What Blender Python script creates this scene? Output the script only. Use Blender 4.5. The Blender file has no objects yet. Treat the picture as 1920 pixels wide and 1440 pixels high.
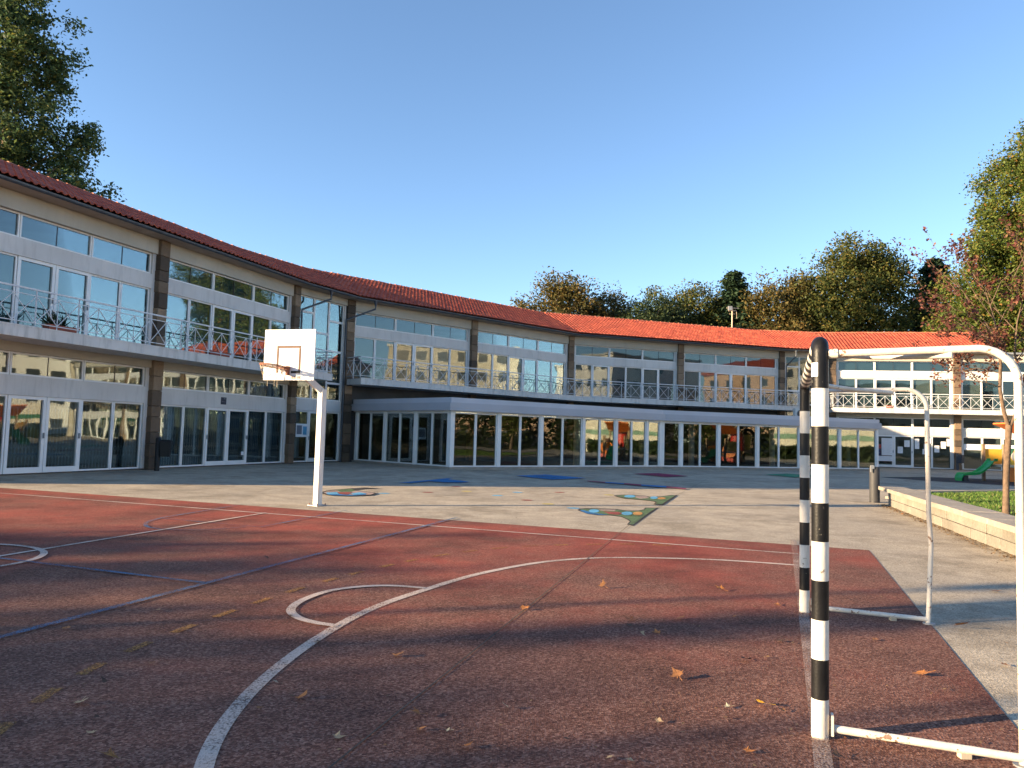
import bpy, bmesh, math, random
import numpy as np
from mathutils import Vector, Matrix

scene = bpy.context.scene
COL = scene.collection
R = random.Random(7)
pi = math.pi

# ------------------------------------------------------------------ camera, sky, sun, exposure
PITCH, ROLL, CAMH = 0.0675, 0.0276, 1.507
cam_d = bpy.data.cameras.new('camera'); cam = bpy.data.objects.new('camera', cam_d); COL.objects.link(cam)
cam_d.sensor_width = 36.0; cam_d.lens = 36.0 * 1427.7 / 1920.0; cam_d.clip_start = 0.05; cam_d.clip_end = 2000.0
c_, s_ = math.cos(PITCH), math.sin(PITCH); cr_, sr_ = math.cos(ROLL), math.sin(ROLL)
right = Vector((cr_, -sr_ * s_, sr_ * c_)); up = Vector((-sr_, -cr_ * s_, cr_ * c_)); fwd = Vector((0, c_, s_))
cam.matrix_world = Matrix(((right.x, up.x, -fwd.x, 0), (right.y, up.y, -fwd.y, 0), (right.z, up.z, -fwd.z, CAMH), (0, 0, 0, 1)))
scene.camera = cam

SUN_EL = math.radians(12.0)
sx, sy = -0.955, -0.295                                   # horizontal direction towards the sun
sl = math.hypot(sx, sy); sx /= sl; sy /= sl
SUN_AZ = math.atan2(sx, sy)                               # clockwise from +Y
W = bpy.data.worlds.new('World'); scene.world = W; W.use_nodes = True
wn = W.node_tree; wn.nodes.clear()
wo = wn.nodes.new('ShaderNodeOutputWorld'); wb = wn.nodes.new('ShaderNodeBackground'); sky = wn.nodes.new('ShaderNodeTexSky')
sky.sky_type = 'NISHITA'; sky.sun_disc = False; sky.sun_elevation = SUN_EL; sky.sun_rotation = SUN_AZ % (2 * pi)
sky.altitude = 50; sky.air_density = 0.80; sky.dust_density = 0.10; sky.ozone_density = 2.2
wb.inputs['Strength'].default_value = 0.066
wn.links.new(sky.outputs[0], wb.inputs[0]); wn.links.new(wb.outputs[0], wo.inputs[0])
sun_d = bpy.data.lights.new('sun', 'SUN'); sun = bpy.data.objects.new('sun', sun_d); COL.objects.link(sun)
sun_d.energy = 3.6; sun_d.angle = math.radians(0.55); sun_d.color = (1.0, 0.75, 0.46)
sd = Vector((sx * math.cos(SUN_EL), sy * math.cos(SUN_EL), math.sin(SUN_EL)))
sun.rotation_euler = sd.to_track_quat('Z', 'Y').to_euler(); sun.location = (-40, -20, 40)
vs = scene.view_settings
scene.display_settings.display_device = 'sRGB'
vs.view_transform = 'Standard'; vs.look = 'None'; vs.gamma = 1.0; vs.use_curve_mapping = False
vs.exposure = 2.4
scene.cycles.max_bounces = 8; scene.cycles.transparent_max_bounces = 12
scene.cycles.caustics_reflective = False; scene.cycles.caustics_refractive = False

# ------------------------------------------------------------------ materials
def nodes(name):
    m = bpy.data.materials.new(name); m.use_nodes = True
    nt = m.node_tree; nt.nodes.clear()
    out = nt.nodes.new('ShaderNodeOutputMaterial')
    return m, nt, out
def N(nt, t, **kw):
    n = nt.nodes.new(t)
    for k, v in kw.items():
        if k in n.inputs: n.inputs[k].default_value = v
        else: setattr(n, k, v)
    return n
def L(nt, a, b): nt.links.new(a, b)
def rgb(c): return (c[0], c[1], c[2], 1.0)
def ramp(nt, stops, interp='LINEAR'):
    r = nt.nodes.new('ShaderNodeValToRGB'); e = r.color_ramp.elements; r.color_ramp.interpolation = interp
    while len(e) < len(stops): e.new(0.5)
    for i, (p, c) in enumerate(stops):
        e[i].position = p; e[i].color = rgb(c)
    return r
def noise(nt, coord, scale, detail=4.0, rough=0.55):
    n = N(nt, 'ShaderNodeTexNoise'); n.inputs['Scale'].default_value = scale
    n.inputs['Detail'].default_value = detail; n.inputs['Roughness'].default_value = rough
    L(nt, coord, n.inputs['Vector']); return n
def mixc(nt, fac, a, b, mode='MIX'):
    m = nt.nodes.new('ShaderNodeMix'); m.data_type = 'RGBA'; m.blend_type = mode
    for sock, v in ((m.inputs[0], fac), (m.inputs[6], a), (m.inputs[7], b)):
        if isinstance(v, (int, float)): sock.default_value = v
        elif isinstance(v, tuple): sock.default_value = rgb(v)
        else: L(nt, v, sock)
    return m.outputs[2]
def math_(nt, op, a, b=0.0, clamp=False):
    m = nt.nodes.new('ShaderNodeMath'); m.operation = op; m.use_clamp = clamp
    for i, v in enumerate((a, b)):
        if isinstance(v, (int, float)): m.inputs[i].default_value = v
        else: L(nt, v, m.inputs[i])
    return m.outputs[0]

def mat(name, col, rough=0.6, var=0.12, scale=3.0, bump=0.0, bscale=60.0, metallic=0.0, spec=0.4, stain=None, stain_amt=0.3, chip=None, chip_at=0.66):
    """weathered plain material: large mottling, fine relief, optional stain colour"""
    m, nt, out = nodes(name)
    p = N(nt, 'ShaderNodeBsdfPrincipled'); L(nt, p.outputs[0], out.inputs[0])
    tc = N(nt, 'ShaderNodeTexCoord')
    n = noise(nt, tc.outputs['Object'], scale)
    r = ramp(nt, [(0.3, tuple(x * (1 - var) for x in col)), (0.7, tuple(min(1, x * (1 + var)) for x in col))])
    L(nt, n.outputs['Fac'], r.inputs[0]); c = r.outputs[0]
    if stain:
        mp = N(nt, 'ShaderNodeMapping'); mp.inputs['Scale'].default_value = (2.2, 2.2, 0.35); L(nt, tc.outputs['Object'], mp.inputs['Vector'])
        n2 = noise(nt, mp.outputs[0], 2.4, 6.0, 0.65)
        r2 = ramp(nt, [(0.5, (0, 0, 0)), (0.78, (stain_amt,) * 3)]); L(nt, n2.outputs['Fac'], r2.inputs[0])
        c = mixc(nt, r2.outputs[0], c, stain)
    if chip:
        n4 = noise(nt, tc.outputs['Object'], 32.0, 5.0, 0.6); n5 = noise(nt, tc.outputs['Object'], 4.5, 3.0)
        v4 = math_(nt, 'ADD', math_(nt, 'MULTIPLY', n4.outputs['Fac'], 0.7), math_(nt, 'MULTIPLY', n5.outputs['Fac'], 0.35))
        r4 = ramp(nt, [(chip_at, (0, 0, 0)), (chip_at + 0.03, (0.9,) * 3)]); L(nt, v4, r4.inputs[0]); c = mixc(nt, r4.outputs[0], c, chip)
    L(nt, c, p.inputs['Base Color'])
    p.inputs['Roughness'].default_value = rough; p.inputs['Metallic'].default_value = metallic
    p.inputs['Specular IOR Level'].default_value = spec
    if bump:
        nb = noise(nt, tc.outputs['Object'], bscale, 3.0)
        b = N(nt, 'ShaderNodeBump'); b.inputs['Strength'].default_value = bump; b.inputs['Distance'].default_value = 0.02
        L(nt, nb.outputs['Fac'], b.inputs['Height']); L(nt, b.outputs[0], p.inputs['Normal'])
    return m

def mat_island(name, stops, rough=0.7, bump=0.3, bscale=25.0, grime=None):
    """every piece (object or loose part) takes its own tone from a ramp"""
    m, nt, out = nodes(name)
    p = N(nt, 'ShaderNodeBsdfPrincipled'); L(nt, p.outputs[0], out.inputs[0])
    tc = N(nt, 'ShaderNodeTexCoord'); oi = N(nt, 'ShaderNodeObjectInfo'); ge = N(nt, 'ShaderNodeNewGeometry')
    rnd = math_(nt, 'FRACT', math_(nt, 'ADD', oi.outputs['Random'], ge.outputs['Random Per Island']))
    r = ramp(nt, stops); L(nt, rnd, r.inputs[0])
    n = noise(nt, ge.outputs['Position'], 2.5, 5.0)
    n2 = noise(nt, ge.outputs['Position'], 28.0, 4.0)
    v = math_(nt, 'ADD', math_(nt, 'MULTIPLY', n.outputs['Fac'], 0.55), math_(nt, 'MULTIPLY', n2.outputs['Fac'], 0.55))
    r2 = ramp(nt, [(0.3, (0.62, 0.62, 0.62)), (0.8, (1.25, 1.25, 1.25))]); L(nt, v, r2.inputs[0])
    c = mixc(nt, 1.0, r.outputs[0], r2.outputs[0], 'MULTIPLY')
    if grime:
        n3 = noise(nt, ge.outputs['Position'], 0.9, 6.0, 0.7)
        r3 = ramp(nt, [(0.52, (0, 0, 0)), (0.75, (0.55,) * 3)]); L(nt, n3.outputs['Fac'], r3.inputs[0])
        c = mixc(nt, r3.outputs[0], c, grime)
    L(nt, c, p.inputs['Base Color']); p.inputs['Roughness'].default_value = rough
    nb = noise(nt, ge.outputs['Position'], bscale, 4.0)
    b = N(nt, 'ShaderNodeBump'); b.inputs['Strength'].default_value = bump; b.inputs['Distance'].default_value = 0.03
    L(nt, nb.outputs['Fac'], b.inputs['Height']); L(nt, b.outputs[0], p.inputs['Normal'])
    return m

def mat_leaf(name, stops, trans=0.35, rough=0.6):
    m, nt, out = nodes(name)
    ge = N(nt, 'ShaderNodeNewGeometry')
    r = ramp(nt, stops); L(nt, ge.outputs['Random Per Island'], r.inputs[0])
    p = N(nt, 'ShaderNodeBsdfPrincipled'); p.inputs['Roughness'].default_value = rough; p.inputs['Specular IOR Level'].default_value = 0.3
    t = N(nt, 'ShaderNodeBsdfTranslucent'); mx = N(nt, 'ShaderNodeMixShader'); mx.inputs[0].default_value = trans
    L(nt, r.outputs[0], p.inputs['Base Color']); L(nt, r.outputs[0], t.inputs[0])
    L(nt, p.outputs[0], mx.inputs[1]); L(nt, t.outputs[0], mx.inputs[2]); L(nt, mx.outputs[0], out.inputs[0])
    return m

def mat_glass(name, tint=(0.55, 0.62, 0.62), base=0.13, gain=0.9):
    m, nt, out = nodes(name)
    tr = N(nt, 'ShaderNodeBsdfTransparent'); tr.inputs[0].default_value = rgb(tint)
    gl = N(nt, 'ShaderNodeBsdfGlossy'); gl.inputs['Roughness'].default_value = 0.015; gl.inputs[0].default_value = (0.93, 0.97, 0.97, 1)
    lw = N(nt, 'ShaderNodeLayerWeight'); lw.inputs[0].default_value = 0.33
    f = math_(nt, 'ADD', math_(nt, 'MULTIPLY', lw.outputs['Fresnel'], gain), base, True)
    ge = N(nt, 'ShaderNodeNewGeometry'); nb = noise(nt, ge.outputs['Position'], 0.8, 1.0)
    b = N(nt, 'ShaderNodeBump'); b.inputs['Strength'].default_value = 0.05; b.inputs['Distance'].default_value = 0.066
    L(nt, nb.outputs['Fac'], b.inputs['Height']); L(nt, b.outputs[0], gl.inputs['Normal'])
    mx = N(nt, 'ShaderNodeMixShader'); L(nt, f, mx.inputs[0]); L(nt, tr.outputs[0], mx.inputs[1]); L(nt, gl.outputs[0], mx.inputs[2])
    L(nt, mx.outputs[0], out.inputs[0]); return m

def mat_ground(name, kind):
    m, nt, out = nodes(name)
    p = N(nt, 'ShaderNodeBsdfPrincipled'); L(nt, p.outputs[0], out.inputs[0])
    ge = N(nt, 'ShaderNodeNewGeometry'); pos = ge.outputs['Position']
    big = noise(nt, pos, 0.35, 5.0, 0.6); mid = noise(nt, pos, 2.2, 6.0, 0.65)
    vo = N(nt, 'ShaderNodeTexVoronoi'); vo.inputs['Scale'].default_value = 85.0; L(nt, pos, vo.inputs['Vector'])
    vo2 = N(nt, 'ShaderNodeTexVoronoi'); vo2.inputs['Scale'].default_value = 210.0; L(nt, pos, vo2.inputs['Vector'])
    sep = N(nt, 'ShaderNodeSeparateXYZ'); L(nt, pos, sep.inputs[0])
    if kind == 'court':
        paint = ramp(nt, [(0.25, (0.205, 0.040, 0.029)), (0.75, (0.325, 0.076, 0.049))]); L(nt, mid.outputs['Fac'], paint.inputs[0])
        bare = ramp(nt, [(0.0, (0.055, 0.027, 0.020)), (0.5, (0.140, 0.068, 0.048)), (1.0, (0.27, 0.158, 0.118))])
        sepc = N(nt, 'ShaderNodeSeparateColor'); L(nt, vo.outputs['Color'], sepc.inputs[0]); L(nt, sepc.outputs[0], bare.inputs[0])
        # wear: worn where children run towards the goal mouth, patchy
        near = N(nt, 'ShaderNodeMapRange'); near.inputs[1].default_value = 10.0; near.inputs[2].default_value = 3.2
        near.inputs[3].default_value = -0.14; near.inputs[4].default_value = 0.26; L(nt, sep.outputs[1], near.inputs[0])
        w = math_(nt, 'ADD', math_(nt, 'ADD', math_(nt, 'MULTIPLY', big.outputs['Fac'], 1.15), near.outputs[0]), math_(nt, 'MULTIPLY', mid.outputs['Fac'], 0.35))
        w = math_(nt, 'ADD', w, math_(nt, 'MULTIPLY', vo2.outputs['Distance'], 0.25))
        wr = ramp(nt, [(0.60, (0.06,) * 3), (0.95, (0.90,) * 3)]); L(nt, w, wr.inputs[0])
        c = mixc(nt, wr.outputs[0], paint.outputs[0], bare.outputs[0])
        sp = ramp(nt, [(0.0, (0.72,) * 3), (1.0, (1.32,) * 3)]); sepc2 = N(nt, 'ShaderNodeSeparateColor'); L(nt, vo.outputs['Color'], sepc2.inputs[0]); L(nt, sepc2.outputs[1], sp.inputs[0])
        c = mixc(nt, 1.0, c, sp.outputs[0], 'MULTIPLY')
        pn = noise(nt, pos, 0.75, 8.0, 0.68); pr = ramp(nt, [(0.36, (0.66, 0.64, 0.64)), (0.52, (1.0, 1.0, 1.0)), (0.68, (1.22, 1.18, 1.14))]); L(nt, pn.outputs['Fac'], pr.inputs[0]); c = mixc(nt, 1.0, c, pr.outputs[0], 'MULTIPLY')
        bs, bd = 0.42, 0.007
    elif kind == 'yard':
        base = ramp(nt, [(0.25, (0.33, 0.275, 0.205)), (0.6, (0.43, 0.365, 0.275)), (0.85, (0.50, 0.43, 0.33))]); L(nt, mid.outputs['Fac'], base.inputs[0])
        st = ramp(nt, [(0.44, (0.0,) * 3), (0.66, (0.6,) * 3)]); L(nt, big.outputs['Fac'], st.inputs[0])
        c = mixc(nt, st.outputs[0], base.outputs[0], (0.27, 0.235, 0.19))
        sp = ramp(nt, [(0.0, (0.66,) * 3), (0.5, (1.0,) * 3), (1.0, (1.32,) * 3)]); sepc2 = N(nt, 'ShaderNodeSeparateColor'); L(nt, vo.outputs['Color'], sepc2.inputs[0]); L(nt, sepc2.outputs[0], sp.inputs[0])
        c = mixc(nt, 1.0, c, sp.outputs[0], 'MULTIPLY')
        pn = noise(nt, pos, 0.55, 8.0, 0.7); pr = ramp(nt, [(0.36, (0.74, 0.73, 0.71)), (0.5, (1.0, 1.0, 1.0)), (0.7, (1.10, 1.09, 1.07))]); L(nt, pn.outputs['Fac'], pr.inputs[0]); c = mixc(nt, 1.0, c, pr.outputs[0], 'MULTIPLY')
        bs, bd = 0.45, 0.006
    elif kind == 'rubber':
        base = ramp(nt, [(0.3, (0.028, 0.030, 0.034)), (0.7, (0.05, 0.052, 0.056))]); L(nt, mid.outputs['Fac'], base.inputs[0]); c = base.outputs[0]; bs, bd = 0.3, 0.006
    else:
        base = ramp(nt, [(0.3, (0.045, 0.06, 0.02)), (0.7, (0.10, 0.09, 0.045))]); L(nt, mid.outputs['Fac'], base.inputs[0]); c = base.outputs[0]; bs, bd = 0.4, 0.03
    L(nt, c, p.inputs['Base Color']); p.inputs['Roughness'].default_value = 0.9; p.inputs['Specular IOR Level'].default_value = 0.2
    b = N(nt, 'ShaderNodeBump'); b.inputs['Strength'].default_value = bs; b.inputs['Distance'].default_value = bd
    b2 = N(nt, 'ShaderNodeBump'); b2.inputs['Strength'].default_value = 0.2; b2.inputs['Distance'].default_value = 0.02
    L(nt, mid.outputs['Fac'], b2.inputs['Height']); L(nt, vo.outputs['Distance'], b.inputs['Height']); L(nt, b2.outputs[0], b.inputs['Normal'])
    L(nt, b.outputs[0], p.inputs['Normal'])
    return m

def mat_paint(name, col, wear=0.45, wearcol=None):
    """thin road paint, worn through in specks"""
    m, nt, out = nodes(name)
    p = N(nt, 'ShaderNodeBsdfPrincipled'); p.inputs['Roughness'].default_value = 0.85; p.inputs['Specular IOR Level'].default_value = 0.2
    tr = N(nt, 'ShaderNodeBsdfTransparent'); mx = N(nt, 'ShaderNodeMixShader')
    ge = N(nt, 'ShaderNodeNewGeometry'); pos = ge.outputs['Position']
    n = noise(nt, pos, 1.1, 6.0, 0.7); n2 = noise(nt, pos, 75.0, 2.0, 0.6)
    v = math_(nt, 'ADD', math_(nt, 'MULTIPLY', n.outputs['Fac'], 0.6), math_(nt, 'MULTIPLY', n2.outputs['Fac'], 0.7))
    r = ramp(nt, [(wear + 0.02, (0.12,) * 3), (wear + 0.22, (1.0,) * 3)]); L(nt, v, r.inputs[0])
    r2 = ramp(nt, [(0.3, tuple(x * 0.72 for x in col)), (0.7, col)]); L(nt, n.outputs['Fac'], r2.inputs[0]); L(nt, r2.outputs[0], p.inputs['Base Color'])
    L(nt, r.outputs[0], mx.inputs[0]); L(nt, tr.outputs[0], mx.inputs[1]); L(nt, p.outputs[0], mx.inputs[2]); L(nt, mx.outputs[0], out.inputs[0])
    vo = N(nt, 'ShaderNodeTexVoronoi'); vo.inputs['Scale'].default_value = 85.0; L(nt, pos, vo.inputs['Vector'])
    b = N(nt, 'ShaderNodeBump'); b.inputs['Strength'].default_value = 0.4; b.inputs['Distance'].default_value = 0.006
    L(nt, vo.outputs['Distance'], b.inputs['Height']); L(nt, b.outputs[0], p.inputs['Normal'])
    return m

def mat_emit(name, col, s):
    m, nt, out = nodes(name); e = N(nt, 'ShaderNodeEmission'); e.inputs[0].default_value = rgb(col); e.inputs[1].default_value = s
    L(nt, e.outputs[0], out.inputs[0]); return m

MT = dict(
    court=mat_ground('court_surface', 'court'), yard=mat_ground('yard_concrete', 'yard'), rubber=mat_ground('rubber_surface', 'rubber'), soil=mat_ground('soil', 'soil'),
    white=mat('white_frame_paint', (0.80, 0.79, 0.77), 0.45, 0.06, 1.5),
    render=mat('white_render', (0.62, 0.60, 0.575), 0.8, 0.08, 0.8, 0.15, 90, stain=(0.36, 0.35, 0.33), stain_amt=0.5),
    cream=mat('cream_render', (0.46, 0.42, 0.35), 0.85, 0.08, 0.9, 0.15, 90, stain=(0.36, 0.31, 0.25), stain_amt=0.3),
    slab=mat('balcony_concrete', (0.62, 0.605, 0.575), 0.8, 0.08, 1.2, 0.15, 60, stain=(0.24, 0.24, 0.22), stain_amt=0.7),
    soffit=mat('soffit_board', (0.42, 0.33, 0.25), 0.8, 0.15, 2.0),
    gutter=mat('gutter_metal', (0.075, 0.085, 0.10), 0.45, 0.25, 4.0, metallic=0.35),
    zinc=mat('zinc_metal', (0.30, 0.31, 0.32), 0.5, 0.2, 5.0, metallic=0.4),
    rail=mat('railing_paint', (0.62, 0.64, 0.66), 0.5, 0.12, 6.0),
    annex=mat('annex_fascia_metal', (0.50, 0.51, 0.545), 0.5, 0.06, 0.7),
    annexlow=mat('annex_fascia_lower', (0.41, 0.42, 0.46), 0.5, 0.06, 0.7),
    inner=mat('inner_wall_paint', (0.42, 0.40, 0.36), 0.9, 0.25, 0.5),
    shade_dark=mat('painted_shade', (0.07, 0.075, 0.08), 0.9, 0.3, 0.7),  # near-black tone that paints shade into recesses
    floor=mat('inner_floor', (0.16, 0.14, 0.12), 0.6, 0.2, 1.0),
    blind=mat('roller_blind', (0.12, 0.18, 0.205), 0.9, 0.06, 2.0),
    blindw=mat('white_roller_blind', (0.38, 0.385, 0.34), 0.9, 0.06, 2.0),
    curtain=mat('dark_curtain', (0.10, 0.16, 0.25), 0.9, 0.25, 6.0),
    grille=mat('grille_metal', (0.50, 0.54, 0.58), 0.5, 0.2, 6.0, metallic=0.3),
    glass=mat_glass('window_glass', (0.70, 0.76, 0.76), 0.045, 0.42),
    glassd=mat_glass('annex_glass', (0.70, 0.74, 0.72), 0.02, 0.75),
    tile=mat_island('clay_tile', [(0.0, (0.29, 0.052, 0.030)), (0.35, (0.37, 0.069, 0.036)), (0.7, (0.43, 0.086, 0.044)), (1.0, (0.47, 0.108, 0.055))], 0.75, 0.25, 30, grime=(0.24, 0.075, 0.045)),
    ridge=mat_island('ridge_tile_clay', [(0.0, (0.42, 0.11, 0.05)), (1.0, (0.58, 0.22, 0.11))], 0.75, 0.25, 30, grime=(0.20, 0.10, 0.07)),
    stone=mat_island('granite_block', [(0.0, (0.060, 0.045, 0.033)), (0.3, (0.135, 0.092, 0.060)), (0.65, (0.20, 0.135, 0.085)), (1.0, (0.30, 0.215, 0.14))], 0.9, 0.6, 22, grime=(0.09, 0.075, 0.06)),
    block=mat_island('wall_block_stone', [(0.0, (0.19, 0.172, 0.142)), (1.0, (0.255, 0.23, 0.19))], 0.9, 0.6, 22, grime=(0.11, 0.10, 0.065)),
    coping=mat_island('coping_concrete', [(0.0, (0.29, 0.255, 0.21)), (1.0, (0.35, 0.305, 0.25))], 0.9, 0.5, 30, grime=(0.17, 0.145, 0.11)),
    lw=mat_paint('white_line_paint', (0.58, 0.475, 0.41), 0.44), lwf=mat_paint('faded_white_line', (0.36, 0.27, 0.23), 0.56),
    lb=mat_paint('blue_line_paint', (0.075, 0.145, 0.245), 0.54), ly=mat_paint('yellow_line_paint', (0.42, 0.20, 0.065), 0.54),
    mg=mat_paint('green_mural_paint', (0.12, 0.19, 0.09), 0.43), mb=mat_paint('blue_mural_paint', (0.04, 0.19, 0.42), 0.43),
    mlb=mat_paint('light_blue_mural_paint', (0.14, 0.42, 0.64), 0.41), mr=mat_paint('red_mural_paint', (0.33, 0.085, 0.07), 0.45),
    mo=mat_paint('orange_mural_paint', (0.60, 0.30, 0.10), 0.43), mp=mat_paint('pink_mural_paint', (0.45, 0.33, 0.28), 0.47),
    mk=mat_paint('dark_outline_paint', (0.05, 0.045, 0.045), 0.43), mdr=mat_paint('crimson_mural_paint', (0.30, 0.04, 0.09), 0.43),
    my=mat_paint('yellow_dot_paint', (0.62, 0.50, 0.14), 0.45), mgr=mat_paint('bright_green_mural_paint', (0.06, 0.27, 0.15), 0.43),
    goalw=mat('goal_white_paint', (0.70, 0.66, 0.58), 0.5, 0.10, 9.0, 0.10, 70, stain=(0.34, 0.26, 0.19), stain_amt=0.6, chip=(0.16, 0.09, 0.05), chip_at=0.645),
    goalk=mat('goal_black_paint', (0.008, 0.008, 0.009), 0.42, 0.3, 9.0, 0.08, 70, spec=0.22, stain=(0.10, 0.085, 0.07), stain_amt=0.35, chip=(0.26, 0.24, 0.20), chip_at=0.655),
    tubew=mat('goal_tube_paint', (0.62, 0.58, 0.51), 0.5, 0.12, 8.0, 0.08, 70, stain=(0.27, 0.20, 0.15), stain_amt=0.65, chip=(0.17, 0.085, 0.045), chip_at=0.625),
    polew=mat('hoop_pole_paint', (0.74, 0.69, 0.62), 0.5, 0.08, 3.0, stain=(0.45, 0.36, 0.28), stain_amt=0.3),
    board=mat('backboard_paint', (0.80, 0.79, 0.76), 0.5, 0.04, 3.0),
    tan=mat('faded_target_paint', (0.115, 0.062, 0.042), 0.7, 0.15, 12.0), faint=mat('faint_logo_print', (0.36, 0.27, 0.23), 0.7, 0.15, 30.0),
    rust=mat('rusty_rim', (0.26, 0.10, 0.055), 0.7, 0.4, 25.0), dark=mat('dark_steel', (0.03, 0.03, 0.035), 0.5, 0.3, 8.0),
    net=mat('net_cord', (0.62, 0.52, 0.36), 0.9, 0.2, 20.0),
    bollard=mat('bollard_grey_metal', (0.042, 0.042, 0.045), 0.6, 0.12, 3.0, spec=0.3),
    blackp=mat('black_plastic', (0.008, 0.009, 0.010), 0.55, 0.3, 5.0), greyp=mat('dark_grey_plastic', (0.055, 0.06, 0.07), 0.6, 0.2, 5.0),
    terra=mat('terracotta_plastic', (0.33, 0.085, 0.05), 0.7, 0.15, 6.0),
    bark=mat('bark_brown', (0.16, 0.115, 0.08), 0.95, 0.35, 9.0, 0.8, 35), barkp=mat('bark_plum', (0.135, 0.09, 0.06), 0.9, 0.35, 10.0, 0.8, 40),
    slidegreen=mat('green_slide_plastic', (0.035, 0.34, 0.085), 0.3, 0.08, 3.0), pgreen=mat('dark_green_panel', (0.045, 0.15, 0.085), 0.4, 0.1, 3.0),
    pyellow=mat('yellow_panel', (0.72, 0.44, 0.05), 0.4, 0.08, 3.0), porange=mat('orange_panel', (0.62, 0.17, 0.03), 0.4, 0.1, 3.0),
    pred=mat('red_panel', (0.45, 0.035, 0.025), 0.4, 0.1, 3.0), wood=mat('post_wood', (0.25, 0.17, 0.10), 0.8, 0.25, 9.0),
    pgrey=mat('grey_disc', (0.42, 0.41, 0.38), 0.5, 0.1, 5.0), beige=mat('beige_panel', (0.52, 0.44, 0.32), 0.6, 0.1, 4.0),
    signb=mat('sign_navy', (0.018, 0.026, 0.05), 0.35, 0.1, 4.0), signl=mat('sign_print', (0.16, 0.18, 0.22), 0.5, 0.05, 4.0),
    paper=mat('white_paper', (0.74, 0.75, 0.76), 0.9, 0.03, 3.0), ink=mat('paper_print', (0.42, 0.43, 0.45), 0.9, 0.1, 30.0),
    paperr=mat('red_paper', (0.42, 0.05, 0.03), 0.8, 0.15, 8.0), papern=mat('navy_paper', (0.03, 0.05, 0.12), 0.8, 0.15, 8.0),
    ac=mat('air_unit_casing', (0.62, 0.61, 0.57), 0.5, 0.06, 3.0), alu=mat('antenna_metal', (0.50, 0.40, 0.28), 0.5, 0.15, 8.0),
    blockA=mat('apartment_cream', (0.58, 0.53, 0.44), 0.9, 0.08, 0.2), blockB=mat('apartment_white', (0.66, 0.65, 0.62), 0.9, 0.07, 0.2), blockC=mat('apartment_ochre', (0.50, 0.34, 0.24), 0.9, 0.1, 0.2),
    winds=mat('far_window_dark', (0.04, 0.05, 0.06), 0.2, 0.3, 1.0), lamp=mat_emit('lamp_tube', (1.0, 0.83, 0.45), 2.2),
    joint=mat('dirt_joint', (0.07, 0.06, 0.05), 0.95, 0.3, 4.0), debris=mat_leaf('leaf_litter', [(0, (0.07, 0.04, 0.02)), (0.5, (0.16, 0.09, 0.04)), (1, (0.26, 0.17, 0.08))], 0.1),
    grass=mat_leaf('lawn_grass', [(0, (0.045, 0.10, 0.015)), (0.5, (0.085, 0.17, 0.025)), (0.85, (0.14, 0.22, 0.04)), (1, (0.25, 0.22, 0.09))], 0.3),
    lf_pop=mat_leaf('poplar_leaves', [(0, (0.034, 0.066, 0.034)), (0.5, (0.066, 0.110, 0.044)), (0.88, (0.115, 0.150, 0.044)), (1, (0.20, 0.19, 0.045))], 0.45),
    lf_aut=mat_leaf('autumn_leaves', [(0, (0.046, 0.054, 0.022)), (0.35, (0.095, 0.092, 0.030)), (0.7, (0.15, 0.118, 0.038)), (1, (0.20, 0.125, 0.040))]),
    lf_olive=mat_leaf('olive_leaves', [(0, (0.040, 0.062, 0.020)), (0.5, (0.085, 0.105, 0.028)), (0.85, (0.135, 0.130, 0.034)), (1, (0.20, 0.14, 0.04))]),
    lf_dark=mat_leaf('dark_leaves', [(0, (0.014, 0.028, 0.014)), (0.6, (0.030, 0.052, 0.020)), (1, (0.060, 0.075, 0.024))], 0.2),
    lf_con=mat_leaf('conifer_needles', [(0, (0.014, 0.032, 0.020)), (0.6, (0.030, 0.062, 0.032)), (1, (0.060, 0.095, 0.045))], 0.15),
    lf_mid=mat_leaf('plane_tree_leaves', [(0, (0.050, 0.082, 0.018)), (0.4, (0.10, 0.145, 0.028)), (0.8, (0.15, 0.170, 0.036)), (0.96, (0.18, 0.15, 0.035)), (1, (0.30, 0.12, 0.03))]),
    lf_plum=mat_leaf('plum_leaves', [(0, (0.065, 0.022, 0.022)), (0.5, (0.13, 0.045, 0.035)), (0.85, (0.19, 0.075, 0.05)), (1, (0.22, 0.16, 0.05))], 0.3),
    dl_brown=mat('dry_leaf_brown', (0.22, 0.095, 0.035), 0.8, 0.35, 30.0), dl_orange=mat('dry_leaf_orange', (0.31, 0.12, 0.032), 0.75, 0.35, 30.0),
    dl_tan=mat('dry_leaf_tan', (0.38, 0.27, 0.15), 0.8, 0.25, 30.0), dl_yellow=mat('dry_leaf_yellow', (0.62, 0.36, 0.03), 0.7, 0.3, 30.0),
    dl_dark=mat('dry_leaf_dark', (0.075, 0.04, 0.025), 0.85, 0.35, 30.0), dl_grey=mat('dry_leaf_grey', (0.30, 0.28, 0.20), 0.85, 0.2, 30.0),
)

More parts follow.
